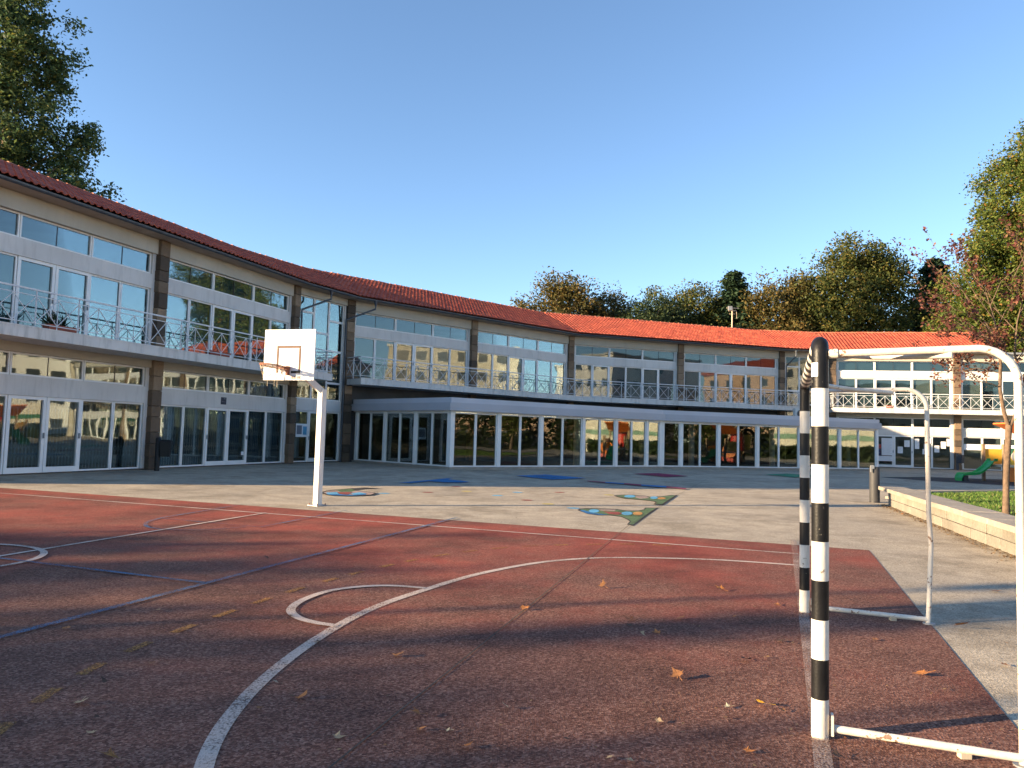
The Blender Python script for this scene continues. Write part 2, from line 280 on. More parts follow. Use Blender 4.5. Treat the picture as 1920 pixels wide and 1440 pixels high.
# ------------------------------------------------------------------ mesh builders
class MB:
    def __init__(self): self.v = []; self.f = []; self.mi = []; self.sm = []
    def add(self, verts, faces, mi=0, smooth=False):
        o = len(self.v); self.v.extend([tuple(x) for x in verts])
        for f in faces: self.f.append(tuple(i + o for i in f)); self.mi.append(mi); self.sm.append(smooth)
    def hexa(self, p, mi=0):  # 8 points: bottom ring 0-3, top ring 4-7
        self.add(p, [(3, 2, 1, 0), (4, 5, 6, 7), (0, 1, 5, 4), (1, 2, 6, 5), (2, 3, 7, 6), (3, 0, 4, 7)], mi)
    def box(self, x0, x1, y0, y1, z0, z1, mi=0):
        self.hexa([(x0, y0, z0), (x1, y0, z0), (x1, y1, z0), (x0, y1, z0), (x0, y0, z1), (x1, y0, z1), (x1, y1, z1), (x0, y1, z1)], mi)
    def fbox(self, F, s0, s1, d0, d1, z0, z1, mi=0):
        self.hexa([F.p(s0, d1, z0), F.p(s1, d1, z0), F.p(s1, d0, z0), F.p(s0, d0, z0), F.p(s0, d1, z1), F.p(s1, d1, z1), F.p(s1, d0, z1), F.p(s0, d0, z1)], mi)
    def bar(self, a, b, w, h=None, mi=0, upv=(0, 0, 1)):  # square bar between two points
        a = Vector(a); b = Vector(b); h = h or w
        t = (b - a).normalized(); u = Vector(upv)
        if abs(t.dot(u)) > 0.95: u = Vector((0, 1, 0))
        x = t.cross(u).normalized() * w / 2; y = x.cross(t).normalized() * h / 2
        self.hexa([a - x - y, a + x - y, a + x + y, a - x + y, b - x - y, b + x - y, b + x + y, b - x + y], mi)
    def tube(self, pts, r, n=10, mi=0, caps=True, smooth=True):
        pts = [Vector(p) for p in pts]; rs = r if isinstance(r, (list, tuple)) else [r] * len(pts)
        t0 = (pts[1] - pts[0]).normalized(); ref = Vector((0, 0, 1)) if abs(t0.z) < 0.9 else Vector((1, 0, 0))
        x = t0.cross(ref).normalized(); vv = []
        for i, p in enumerate(pts):
            t = (pts[min(i + 1, len(pts) - 1)] - pts[max(i - 1, 0)]).normalized()
            x = (x - t * x.dot(t)).normalized(); y = t.cross(x)
            for k in range(n):
                a = 2 * pi * k / n; vv.append(p + (x * math.cos(a) + y * math.sin(a)) * rs[i])
        fs = []
        for i in range(len(pts) - 1):
            for k in range(n): fs.append((i * n + k, i * n + (k + 1) % n, (i + 1) * n + (k + 1) % n, (i + 1) * n + k))
        self.add(vv, fs, mi, smooth)
        if caps:
            self.add(vv[:n], [tuple(range(n))[::-1]], mi); self.add(vv[-n:], [tuple(range(n))], mi)
    def ring(self, c, ax, ay, rad, r, n=28, m=8, mi=0):
        c = Vector(c); ax = Vector(ax).normalized(); ay = Vector(ay).normalized(); az = ax.cross(ay); vv = []; fs = []
        for i in range(n):
            a = 2 * pi * i / n; d = ax * math.cos(a) + ay * math.sin(a)
            for k in range(m):
                b = 2 * pi * k / m; vv.append(c + d * (rad + r * math.cos(b)) + az * r * math.sin(b))
        for i in range(n):
            for k in range(m): fs.append((i * m + k, ((i + 1) % n) * m + k, ((i + 1) % n) * m + (k + 1) % m, i * m + (k + 1) % m))
        self.add(vv, fs, mi, True)
    def cyl(self, c, r, z0, z1, n=20, mi=0, r2=None):
        self.tube([(c[0], c[1], z0), (c[0], c[1], z1)], [r, r2 or r], n, mi)
    def disc(self, c, rx, ry, z, n=24, rot=0.0, mi=0):
        ca, sa = math.cos(rot), math.sin(rot)
        self.add([(c[0] + rx * math.cos(2 * pi * i / n) * ca - ry * math.sin(2 * pi * i / n) * sa, c[1] + rx * math.cos(2 * pi * i / n) * sa + ry * math.sin(2 * pi * i / n) * ca, z) for i in range(n)], [tuple(range(n))], mi)
    def build(self, name, mats, parent=None, origin=None, kind=None):
        me = bpy.data.meshes.new(name)
        o = Vector(origin) if origin is not None else (Vector(parent.get('_o', (0, 0, 0))) if parent else Vector((0, 0, 0)))
        me.from_pydata([(x[0] - o.x, x[1] - o.y, x[2] - o.z) for x in self.v], [], self.f)
        ml = mats if isinstance(mats, (list, tuple)) else [mats]
        for m in ml: me.materials.append(m)
        me.polygons.foreach_set('material_index', self.mi); me.polygons.foreach_set('use_smooth', self.sm)
        me.update(); ob = bpy.data.objects.new(name, me); COL.objects.link(ob)
        if parent is None: ob.location = o
        else: ob.parent = parent; ob['_o'] = tuple(o)
        if parent is not None and origin is not None:
            ob.location = o - Vector(parent.get('_o', (0, 0, 0)))
        if kind: ob['kind'] = kind
        return ob
def tag(o, label=None, cat=None, group=None, kind=None):
    for k, v in (('label', label), ('category', cat), ('group', group), ('kind', kind)):
        if v: o[k] = v
    return o
def thing(name, loc, label, cat, group=None):
    o = bpy.data.objects.new(name, None); COL.objects.link(o); o.location = loc; o['_o'] = tuple(loc); o.empty_display_size = 0.3
    return tag(o, label, cat, group)
def inst(name, me, parent, loc, rot=None, scale=None):
    ob = bpy.data.objects.new(name, me); COL.objects.link(ob); ob.parent = parent
    po = Vector(parent.get('_o', (0, 0, 0)))
    M = Matrix.Translation(Vector(loc) - po)
    if rot is not None: M = M @ rot.to_4x4()
    if scale is not None: M = M @ Matrix.Diagonal((*scale, 1))
    ob.matrix_local = M
    return ob
class Fr:  # facade frame: s along the wall, d outwards, z up
    def __init__(self, P, Q):
        self.P = Vector((P[0], P[1], 0)); v = Vector((Q[0] - P[0], Q[1] - P[1], 0)); self.L = v.length
        self.u = v.normalized(); self.n = Vector((self.u.y, -self.u.x, 0))
    def p(self, s, d, z): q = self.P + self.u * s + self.n * d; return Vector((q.x, q.y, z))
def flat_poly(name, pts, z, m, parent=None, kind='structure', label=None):
    b = MB(); b.add([(x, y, z) for x, y in pts], [tuple(range(len(pts)))])
    o = b.build(name, m, parent, kind=kind)
    if label: o['label'] = label
    return o
def strip_mesh(mb, pts, w, z, mi=0):
    pts = [Vector((p[0], p[1])) for p in pts]; vv = []
    for i, p in enumerate(pts):
        t = (pts[min(i + 1, len(pts) - 1)] - pts[max(i - 1, 0)]).normalized(); n = Vector((-t.y, t.x))
        vv += [(*(p + n * w / 2), z), (*(p - n * w / 2), z)]
    mb.add(vv, [(2 * i, 2 * i + 1, 2 * i + 3, 2 * i + 2) for i in range(len(pts) - 1)], mi)
def smooth_path(pts, n=8, closed=False):
    P = [Vector((p[0], p[1])) for p in pts]; out = []; m = len(P)
    for i in range(m if closed else m - 1):
        if closed: a, b, c, d = P[i - 1], P[i], P[(i + 1) % m], P[(i + 2) % m]
        else: a, b, c, d = P[max(i - 1, 0)], P[i], P[i + 1], P[min(i + 2, m - 1)]
        for k in range(n):
            t = k / n; out.append(0.5 * ((2 * b) + (c - a) * t + (2 * a - 5 * b + 4 * c - d) * t * t + (3 * b - a - 3 * c + d) * t ** 3))
    if not closed: out.append(P[-1])
    return out
# ------------------------------------------------------------------ ground and court
def sheet(name, x0, x1, y0, y1, z, m):
    b = MB(); b.add([(x0, y0, z), (x1, y0, z), (x1, y1, z), (x0, y1, z)], [(0, 1, 2, 3)]); return b.build(name, m, kind='structure')
sheet('ground', -400, 400, -400, 400, -0.02, MT['soil'])
sheet('schoolyard', -30, 48, -14, 63, 0.0, MT['yard'])
flat_poly('sports_court', [(-14.2, 18.45), (5.2, 11.08), (1.2, -0.25), (-0.9, -6.2), (-20.3, 1.2)], 0.004, MT['court'])
flat_poly('rubber_ground', [(17.6, 36.6), (20.8, 38.4), (27.5, 37.6), (33.5, 33.0), (31.0, 28.6), (24.0, 29.8), (20.8, 31.6), (18.6, 34.2)], 0.004, MT['rubber'])
lawn_pts = [(10.55, 21.3), (11.6, 22.6), (13.75, 24.9), (18.3, 27.3), (30.0, 28.2), (36, 22), (33, 4), (6.9, 8.6)]
flat_poly('lawn_soil', lawn_pts, 0.006, MT['soil'])
kb = MB()
kp = [(10.9, 21.9), (13.65, 25.05), (18.25, 27.5), (30.0, 28.4)]
for a, b_ in zip(kp, kp[1:]):
    F = Fr(a, b_); kb.fbox(F, -0.05, F.L + 0.05, -0.13, 0.13, -0.01, 0.07)
tag(kb.build('lawn_kerb', MT['coping']), kind='structure')

Z1, Z2, Z3 = 0.0085, 0.0125, 0.0165
def line(name, pts, w, m, z=Z1, sm=0, closed=False):
    P = smooth_path(pts, sm, closed) if sm else pts
    if closed: P = list(P) + [P[0]]
    b = MB(); strip_mesh(b, P, w, z); o = b.build(name, m, kind='structure'); return o
line('court_line', [(-14.1, 17.43), (3.96, 10.50)], 0.065, MT['lw'])
line('court_line', [(4.45, 12.0), (3.93, 10.51), (1.63, 4.02), (-0.4, -1.7)], 0.085, MT['lwf'], Z2)
line('court_line', [(3.60, 9.52), (2.6, 9.78), (1.44, 9.74), (0.75, 9.47), (0.21, 9.01), (-0.36, 8.25), (-0.80, 7.39), (-1.10, 6.7), (-1.29, 5.99), (-1.42, 5.05), (-1.43, 4.18), (-1.30, 3.42), (-0.95, 2.5)], 0.085, MT['lw'], Z1, 6)
line('court_line', [(-0.79, 7.49), (-1.1, 7.56), (-1.38, 7.49), (-1.65, 7.25), (-1.79, 6.83), (-1.79, 6.46), (-1.66, 6.2), (-1.48, 6.05), (-1.29, 5.97)], 0.075, MT['lw'], Z2, 6)
line('court_line', [(-4.33, 13.72), (-6.6, 4.9)], 0.065, MT['lw'], Z2)
cc = [(-6.3 + 1.13 * math.cos(a), 8.35 + 1.05 * math.sin(a)) for a in [2 * pi * i / 40 for i in range(40)]]
line('court_line', cc, 0.075, MT['lw'], Z3, 0, True)
line('court_line', [(-0.93, 13.75), (-3.75, 4.6)], 0.075, MT['lb'], Z3)
line('court_line', [(-7.8, 9.3), (-2.90, 7.42)], 0.06, MT['lb'], Z3 + 0.004)
line('court_line', [(-5.21, 15.15), (-5.65, 12.48), (-3.76, 11.7), (-3.05, 14.5)], 0.06, MT['lb'], Z3)
line('court_line', [(-5.65, 12.48), (-5.6, 11.95), (-5.38, 11.46), (-5.12, 11.24), (-4.75, 11.16), (-4.35, 11.3), (-4.0, 11.72)], 0.06, MT['lb'], Z2, 5)
yp = smooth_path([(-2.3, 3.2), (-2.5, 4.11), (-2.53, 4.91), (-2.4, 5.74), (-2.19, 6.57), (-1.93, 7.4), (-1.5, 8.4), (-0.96, 9.35), (-0.4, 10.01), (0.1, 10.42), (0.65, 10.69), (1.3, 10.9), (1.82, 11.0), (2.6, 10.95)], 10)
yb = MB(); acc = 0.0; seg = [yp[0]]; on = True
for a, b_ in zip(yp, yp[1:]):
    acc += (b_ - a).length; seg.append(b_)
    if acc > (0.2 if on else 0.22):
        if on: strip_mesh(yb, seg, 0.07, Z1)
        on = not on; acc = 0.0; seg = [b_]
tag(yb.build('dashed_court_line', MT['ly']), kind='structure')
# saw-cut joint running through yard and court
jb = MB(); jp = [(7.9, 30.5), (4.51, 20.7), (2.11, 13.41), (-0.76, 3.52), (-2.2, -1.2)]
strip_mesh(jb, jp, 0.010, 0.0105); tag(jb.build('expansion_joint', MT['joint']), kind='structure')

# painted figures on the yard
def P2(lst): return lst
MUR = [('m', 'mk', [(1.42, 15.887), (1.499, 16.22), (1.63, 16.385), (1.851, 16.433), (2.065, 16.414), (2.293, 16.383), (2.484, 16.124), (2.723, 16.19), (2.905, 16.493), (3.0, 16.897), (3.309, 16.937), (3.153, 16.452), (2.166, 13.297), (2.086, 13.513), (2.218, 14.029), (2.213, 14.387), (2.163, 14.792), (1.975, 15.008), (1.743, 14.947), (1.554, 15.169), (1.489, 15.534)]), ('m', 'mg', [(1.471, 15.901), (1.547, 16.154), (1.835, 16.284), (2.27, 16.218), (2.46, 15.964), (2.712, 16.034), (2.918, 16.433), (3.02, 16.786), (3.213, 16.809), (2.185, 13.493), (2.136, 13.591), (2.248, 14.036), (2.244, 14.457), (2.191, 14.891), (1.994, 15.148), (1.759, 15.086), (1.566, 15.283), (1.511, 15.613)]), ('m', 'mb', [(1.471, 15.901), (1.555, 15.925), (1.632, 15.646), (1.732, 15.356), (1.959, 15.098), (1.752, 15.03), (1.56, 15.226), (1.5, 15.581)]), ('m', 'mlb', [(1.869, 15.831), (1.848, 15.703), (1.816, 15.588), (1.778, 15.5), (1.738, 15.449), (1.701, 15.439), (1.67, 15.471), (1.65, 15.543), (1.642, 15.646), (1.649, 15.769), (1.668, 15.899), (1.699, 16.018), (1.738, 16.112), (1.78, 16.168), (1.819, 16.179), (1.851, 16.143), (1.871, 16.066), (1.877, 15.957)]), ('m', 'mp', [(1.887, 16.204), (2.265, 16.186), (2.199, 15.922), (1.908, 15.872)]), ('m', 'mr', [(1.936, 15.73), (2.246, 15.727), (2.283, 15.42), (2.159, 15.11), (2.001, 15.205)]), ('m', 'mlb', [(2.495, 15.477), (2.468, 15.349), (2.431, 15.236), (2.389, 15.148), (2.346, 15.097), (2.308, 15.087), (2.278, 15.119), (2.26, 15.19), (2.256, 15.293), (2.268, 15.416), (2.293, 15.544), (2.329, 15.663), (2.373, 15.756), (2.417, 15.812), (2.458, 15.824), (2.489, 15.788), (2.506, 15.711), (2.508, 15.603)]), ('m', 'mo', [(2.705, 15.505), (2.677, 15.377), (2.641, 15.264), (2.601, 15.177), (2.562, 15.126), (2.528, 15.117), (2.503, 15.151), (2.489, 15.224), (2.49, 15.327), (2.504, 15.451), (2.53, 15.58), (2.566, 15.698), (2.607, 15.791), (2.648, 15.846), (2.684, 15.856), (2.71, 15.819), (2.723, 15.741), (2.721, 15.631)]), ('m', 'mk', [(2.746, 20.071), (2.857, 20.327), (3.074, 20.501), (3.348, 20.524), (3.612, 20.372), (3.69, 20.066), (4.034, 20.278), (4.386, 20.863), (4.61, 20.942), (3.544, 17.632), (3.332, 17.696), (3.495, 18.294), (3.505, 18.574), (3.347, 18.871), (3.113, 19.069), (2.87, 19.247), (2.764, 19.658)]), ('m', 'mg', [(2.798, 20.042), (3.051, 20.346), (3.323, 20.368), (3.564, 20.212), (3.663, 19.917), (3.994, 20.076), (4.373, 20.71), (4.5, 20.754), (3.547, 17.816), (3.42, 17.851), (3.549, 18.349), (3.548, 18.709), (3.371, 19.004), (3.135, 19.205), (2.91, 19.392)]), ('m', 'mlb', [(3.302, 20.027), (3.269, 19.88), (3.222, 19.747), (3.167, 19.642), (3.109, 19.577), (3.057, 19.559), (3.015, 19.59), (2.988, 19.667), (2.98, 19.782), (2.992, 19.921), (3.023, 20.068), (3.069, 20.206), (3.125, 20.317), (3.185, 20.387), (3.24, 20.406), (3.284, 20.372), (3.31, 20.289), (3.316, 20.169)]), ('m', 'mp', [(3.339, 20.229), (3.616, 20.182), (3.573, 19.525), (3.288, 19.255), (3.234, 19.591)]), ('m', 'mlb', [(3.83, 19.745), (3.796, 19.596), (3.753, 19.462), (3.709, 19.359), (3.666, 19.299), (3.631, 19.287), (3.608, 19.326), (3.598, 19.411), (3.604, 19.532), (3.624, 19.676), (3.658, 19.827), (3.7, 19.966), (3.747, 20.076), (3.791, 20.141), (3.828, 20.153), (3.852, 20.112), (3.861, 20.021), (3.853, 19.893)]), ('m', 'mo', [(4.008, 19.603), (3.98, 19.495), (3.941, 19.397), (3.898, 19.32), (3.854, 19.272), (3.815, 19.26), (3.785, 19.283), (3.768, 19.34), (3.766, 19.425), (3.779, 19.527), (3.806, 19.635), (3.844, 19.736), (3.889, 19.816), (3.934, 19.867), (3.975, 19.88), (4.005, 19.855), (4.022, 19.795), (4.023, 19.707)]), ('m', 'mk', [(-4.527, 18.473), (-4.545, 19.082), (-4.393, 19.48), (-4.177, 19.95), (-3.862, 20.479), (-3.308, 20.291), (-3.778, 20.041), (-3.95, 19.524), (-3.604, 19.134), (-3.291, 18.867), (-3.184, 18.509), (-3.242, 18.003), (-3.667, 17.649), (-4.147, 17.689), (-4.369, 18.006)]), ('m', 'mp', [(-4.455, 18.443), (-4.452, 18.967), (-4.341, 19.251), (-3.98, 19.45), (-3.629, 19.035), (-3.282, 18.756), (-3.274, 18.178), (-3.708, 17.841), (-4.193, 17.881)]), ('m', 'mg', [(-4.354, 19.308), (-4.087, 19.854), (-3.867, 19.338), (-3.873, 18.828), (-4.115, 18.739)]), ('m', 'mb', [(-4.301, 18.03), (-4.038, 18.205), (-3.67, 17.959), (-3.435, 18.475), (-3.377, 18.168), (-3.639, 17.71), (-4.109, 17.702)]), ('m', 'mlb', [(-4.393, 18.409), (-4.183, 18.656), (-4.027, 18.154), (-4.224, 17.923)]), ('m', 'mlb', [(-3.763, 18.303), (-3.668, 18.787), (-3.425, 18.423), (-3.632, 17.972)]), ('m', 'mr', [(-4.159, 18.551), (-3.841, 18.782), (-3.767, 17.925), (-3.954, 18.018)]), ('m', 'mb', [(-3.286, 22.696), (-2.614, 24.244), (-1.909, 26.095), (-2.002, 25.015), (-1.57, 24.631), (-1.22, 23.956), (-1.498, 23.524), (-2.034, 23.418), (-2.477, 23.753), (-2.912, 22.651)]), ('m', 'mb', [(0.213, 28.433), (1.414, 29.988), (2.817, 28.127), (1.475, 26.497)]), ('m', 'mdr', [(5.259, 32.737), (6.577, 34.014), (7.474, 31.965), (6.267, 30.634)]), ('m', 'mgr', [(11.82, 35.522), (13.559, 37.454), (14.443, 35.763), (12.453, 33.432)]), ('m', 'mdr', [(2.688, 26.459), (3.252, 25.984), (3.181, 25.41), (2.653, 26.115)]), ('m', 'mb', [(3.252, 25.984), (3.823, 25.538), (3.741, 24.983), (3.181, 25.41)]), ('m', 'mdr', [(3.823, 25.538), (4.323, 25.085), (4.194, 24.327), (3.741, 24.983)]), ('m', 'mb', [(4.323, 25.085), (5.039, 24.536), (4.876, 23.741), (4.194, 24.327)]), ('m', 'mdr', [(5.039, 24.536), (5.46, 23.651), (5.366, 23.242), (4.876, 23.741)])]
zz = 0.0045
for i, (nm, key, pts) in enumerate(MUR):
    flat_poly('yard_painting', pts, 0.0045 + 0.0009 * i, MT[key])
for key, x, y in [('mr', -1.52, 21.94), ('mr', -2.07, 19.55), ('mr', 1.37, 20.82), ('mr', 0.42, 18.02), ('my', -1.12, 20.27), ('my', 0.88, 17.16), ('my', 2.66, 20.39), ('mlb', -3.06, 18.84), ('mlb', -0.29, 19.15), ('mlb', 0.22, 20.4), ('mlb', 1.37, 16.32)]:
    b = MB(); b.disc((x, y), 0.14, 0.14, 0.005, 20); tag(b.build('painted_dot', MT[key]), kind='structure')

# ------------------------------------------------------------------ the school building
c1 = Vector((-12.26, 26.18)); c2 = Vector((-9.74, 33.77)); uA = (c2 - c1).normalized()
c0 = c1 - uA * 8.04; c0x = c0 - uA * 0.62
c3 = Vector((-8.02, 37.14)); c4 = Vector((-2.21, 42.75)); c5 = Vector((3.70, 48.22)); c6 = Vector((11.27, 50.86)); c7 = Vector((18.93, 53.32))
c8 = Vector((30.55, 52.11)); uD = Vector((0.9816, -0.1908)); cb = c8 - uD * 8.04; c9 = c8 + uD * 8.04; c10 = c9 + uD * 8.04; c10x = c10 + uD * 0.6
school = thing('school_building', (0, 40, 0), 'long curved two-storey school with white window bands, stone pillars and orange tiled roof', 'building')
V = [c0x, c2, c3, c5, c7, cb, c10x]
def nrm(a, b): u = (b - a).normalized(); return Vector((u.y, -u.x))
def miters(V):
    ms = []
    for i in range(len(V)):
        if i == 0: ms.append(nrm(V[0], V[1]))
        elif i == len(V) - 1: ms.append(nrm(V[-2], V[-1]))
        else:
            a, b = nrm(V[i - 1], V[i]), nrm(V[i], V[i + 1]); ms.append((a + b) / (1 + a.dot(b)))
    return ms
def sweep(mb, V, prof, mi=0, closed=True, caps=True, smooth=False):
    ms = miters(V); n = len(prof); vv = []
    for p, m in zip(V, ms):
        for d, z in prof: q = p + m * d; vv.append((q.x, q.y, z))
    fs = []
    for i in range(len(V) - 1):
        for k in range(n if closed else n - 1):
            fs.append((i * n + k, (i + 1) * n + k, (i + 1) * n + (k + 1) % n, i * n + (k + 1) % n))
    mb.add(vv, fs, mi, smooth)
    if caps and closed:
        mb.add(vv[:n], [tuple(range(n))], mi); mb.add(vv[-n:], [tuple(range(n))[::-1]], mi)
def rect(d0, d1, z0, z1): return [(d1, z0), (d0, z0), (d0, z1), (d1, z1)]
def swpart(name, V, prof, m, parent=school, **k):
    b = MB(); sweep(b, V, prof, **k); return b.build(name, m, parent)
# shell
swpart('outer_wall', V, rect(-7.3, -7.1, 0.0, 8.15), MT['cream'])
swpart('inner_wall', V, rect(-4.1, -4.0, 0.03, 7.5), MT['inner'])
swpart('inner_floor', V, rect(-7.1, -0.22, -0.05, 0.025), MT['floor'])
swpart('floor_slab', V, rect(-7.1, -0.26, 3.72, 3.98), MT['inner'])
swpart('ceiling', V, rect(-7.1, -0.26, 7.52, 7.60), MT['inner'])
for P, nn in ((c0x, nrm(c0x, c2)), (c10x, nrm(cb, c10x))):
    F = Fr(P, P + (nn * -7.0)); b = MB(); b.fbox(F, 0.0, 6.9, -0.1, 0.1, 0, 8.1); b.build('end_wall', MT['cream'], school)

# facade: windows, doors and wall panels
GL = MT['glass']
def ringframe(mb, F, s0, s1, z0, z1, w, d0, d1, wb=None):
    wb = wb or w
    mb.fbox(F, s0, s0 + w, d0, d1, z0, z1); mb.fbox(F, s1 - w, s1, d0, d1, z0, z1)
    mb.fbox(F, s0 + w, s1 - w, d0, d1, z1 - w, z1); mb.fbox(F, s0 + w, s1 - w, d0, d1, z0, z0 + wb)
def pane(F, s0, s1, z0, z1, d, par, m=None):
    b = MB(); b.fbox(F, s0, s1, d, d + 0.006, z0, z1); return b.build('pane', m or GL, par)
def window(F, s0, s1, z0, z1, door=False, split=False, blind=0.0, bm='blind', curtain=False, grille=False, dp=-0.20, gm=None, fw=None, parent=school, fm='white', kick=0.0):
    w = fw or (0.095 if door else 0.05); b = MB(); e = dp + (0.06 if door else 0.04)
    ringframe(b, F, s0, s1, z0, z1, w, dp - 0.03, e, wb=(0.16 if door else w + kick))
    par = b.build('door' if door else 'window', MT[fm], parent)
    g0, g1, h0, h1 = s0 + w, s1 - w, z0 + (0.16 if door else w + kick), z1 - w
    if split:
        mid = (g0 + g1) / 2; pane(F, g0, mid - 0.012, h0, h1, dp, par, gm); pane(F, mid + 0.012, g1, h0, h1, dp - 0.012, par, gm)
        b = MB(); b.fbox(F, mid - 0.012, mid + 0.012, dp - 0.02, dp + 0.012, h0, h1); b.build('meeting_rail', MT['dark'], par)
    else: pane(F, g0, g1, h0, h1, dp, par, gm)
    if blind > 0:
        b = MB(); b.fbox(F, g0 + 0.01, g1 - 0.01, dp - 0.09, dp - 0.08, h1 - (h1 - h0) * blind, h1); b.build('roller_blind', MT[bm], par)
    if curtain:
        b = MB(); n = 12; vv = []; fs = []
        for i in range(n + 1):
            q = F.p(g0 + (g1 - g0) * i / n, dp - 0.22 + 0.03 * math.sin(i * 2.1 + s0), h0); vv += [q, (q.x, q.y, h1)]
        for i in range(n): fs.append((2 * i, 2 * i + 2, 2 * i + 3, 2 * i + 1))
        b.add(vv, fs); b.build('curtain', MT['curtain'], par)
    if grille:
        b = MB(); n = 9
        for i in range(n + 1):
            s = g0 + (g1 - g0) * i / n; b.fbox(F, s - 0.007, s + 0.007, dp - 0.11, dp - 0.095, h0, h1)
        for zc in (h0 + 0.35, h0 + 0.62, h0 + 1.2, h0 + 1.75):
            for i in range(n):
                a = F.p(g0 + (g1 - g0) * i / n, dp - 0.1, zc - 0.12); c = F.p(g0 + (g1 - g0) * (i + 1) / n, dp - 0.1, zc + 0.12); b.bar(a, c, 0.010)
                a2 = F.p(g0 + (g1 - g0) * i / n, dp - 0.1, zc + 0.12); c2_ = F.p(g0 + (g1 - g0) * (i + 1) / n, dp - 0.1, zc - 0.12); b.bar(a2, c2_, 0.010)
        b.build('folding_grille', MT['grille'], par)
    if door:
        b = MB(); hs = s0 + 0.045 if int(s0 * 100) % 2 else s1 - 0.045
        b.fbox(F, hs - 0.015, hs + 0.015, e, e + 0.05, z0 + 1.0, z0 + 1.16); b.build('handle', MT['zinc'], par)
    return par
JW = 0.36  # column half width plus jamb
def bay(F, z, pattern, opts, lower=False, s_lo=0.0):
    """z = (door_bottom, door_top, transom_bottom, transom_top, fascia_top)"""
    zb, zd, zt0, zt1, zf = z
    b = MB(); Lb = F.L
    b.fbox(F, 0.20, JW, -0.26, -0.10, zb, zf); b.fbox(F, Lb - JW, Lb - 0.20, -0.26, -0.10, zb, zf)
    b.fbox(F, JW, Lb - JW, -0.26, -0.10, zd, zt0)
    b.build('wall_panel', MT['render'], school)
    b = MB(); b.fbox(F, 0.19, Lb - 0.19, -0.25, -0.015, zt1, zf); b.build('fascia_panel', MT['cream'], school)
    s = JW; w6 = (Lb - 2 * JW) / 6
    for i, k in enumerate(pattern):
        a0, a1 = JW + i * w6, JW + (i + 1) * w6
        if a1 < s_lo: continue
        o = opts(i, k) if callable(opts) else {}
        window(F, a0 + 0.008, a1 - 0.008, zb + 0.0, zd - 0.004, door=(k == 'D'), **o)
    for i in range(3):
        a0, a1 = JW + i * 2 * w6, JW + (i + 1) * 2 * w6
        if a1 < s_lo: continue
        o = opts(6 + i, 'T') if callable(opts) else {}
        o = {k_: v for k_, v in o.items() if k_ in ('blind', 'bm')}
        window(F, a0 + 0.01, a1 - 0.01, zt0 + 0.004, zt1 - 0.004, split=True, **o)
ZU = (4.03, 6.20, 6.70, 7.42, 7.93); ZL = (0.05, 2.26, 2.82, 3.48, 3.74)
PA, PC = 'FFDDFF', 'FDFFDF'
rb = random.Random(21)
def oA(i, k): return dict(blind=1.0 if k != 'T' else 0.0, bm='blind')
def oA2(i, k): return dict(blind=(0.97, 0.97, 0.62, 0.62, 0.8, 0.9)[i] if k != 'T' else 1.0, bm='blind')
def oUp(seed):
    r = random.Random(seed); pre = [r.choice([0.35, 0.95, 0.95, 0.6, 0.0, 1.0]) for _ in range(9)]; bms = [r.choice(['blind', 'blindw', 'blindw']) for _ in range(9)]
    return lambda i, k: dict(blind=pre[i] if k != 'T' else (0.9 if pre[i] > 0.5 else 0.0), bm=bms[i])
def oLow(i, k): return dict(grille=(k != 'T'))
def oLow2(i, k): return dict(grille=(k != 'T'), curtain=(k != 'T'))
def oD(i, k): return dict(blind=(0.9, 0.9, 0.7, 0.7, 1.0, 1.0, 0, 0, 0)[i], bm='blindw' if i > 3 else 'blind') if k != 'T' else dict(blind=0.95, bm='blind')
FA0, FA1 = Fr(c0, c1), Fr(c1, c2); FB0, FB1 = Fr(c3, c4), Fr(c4, c5); FC0, FC1 = Fr(c5, c6), Fr(c6, c7); FD0, FD1 = Fr(cb, c8), Fr(c8, c9); FD2 = Fr(c9, c10)
bay(FA0, ZU, PA, oA); bay(FA1, ZU, PA, oA2); bay(FA0, ZL, PA, oLow); bay(FA1, ZL, PA, oLow2)
bay(FB0, ZU, PA, oUp(3)); bay(FB1, ZU, PA, oUp(5)); bay(FC0, ZU, PC, oUp(8)); bay(FC1, ZU, PA, oUp(12))
bay(FD0, ZU, PA, oD); bay(FD1, ZU, PA, oUp(15)); bay(FD0, ZL, PA, lambda i, k: {}); bay(FD1, ZL, PA, lambda i, k: {})
bay(FD2, ZU, PA, oUp(16)); bay(FD2, ZL, PA, lambda i, k: {})
# ground-floor wall behind the glazed annex, coloured dark as painted shade below the slab
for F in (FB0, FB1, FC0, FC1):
    b = MB(); b.fbox(F, 0.2, F.L - 0.2, -0.30, -0.18, 0.0, 3.74); b.build('wall_panel', MT['shade_dark'], school)
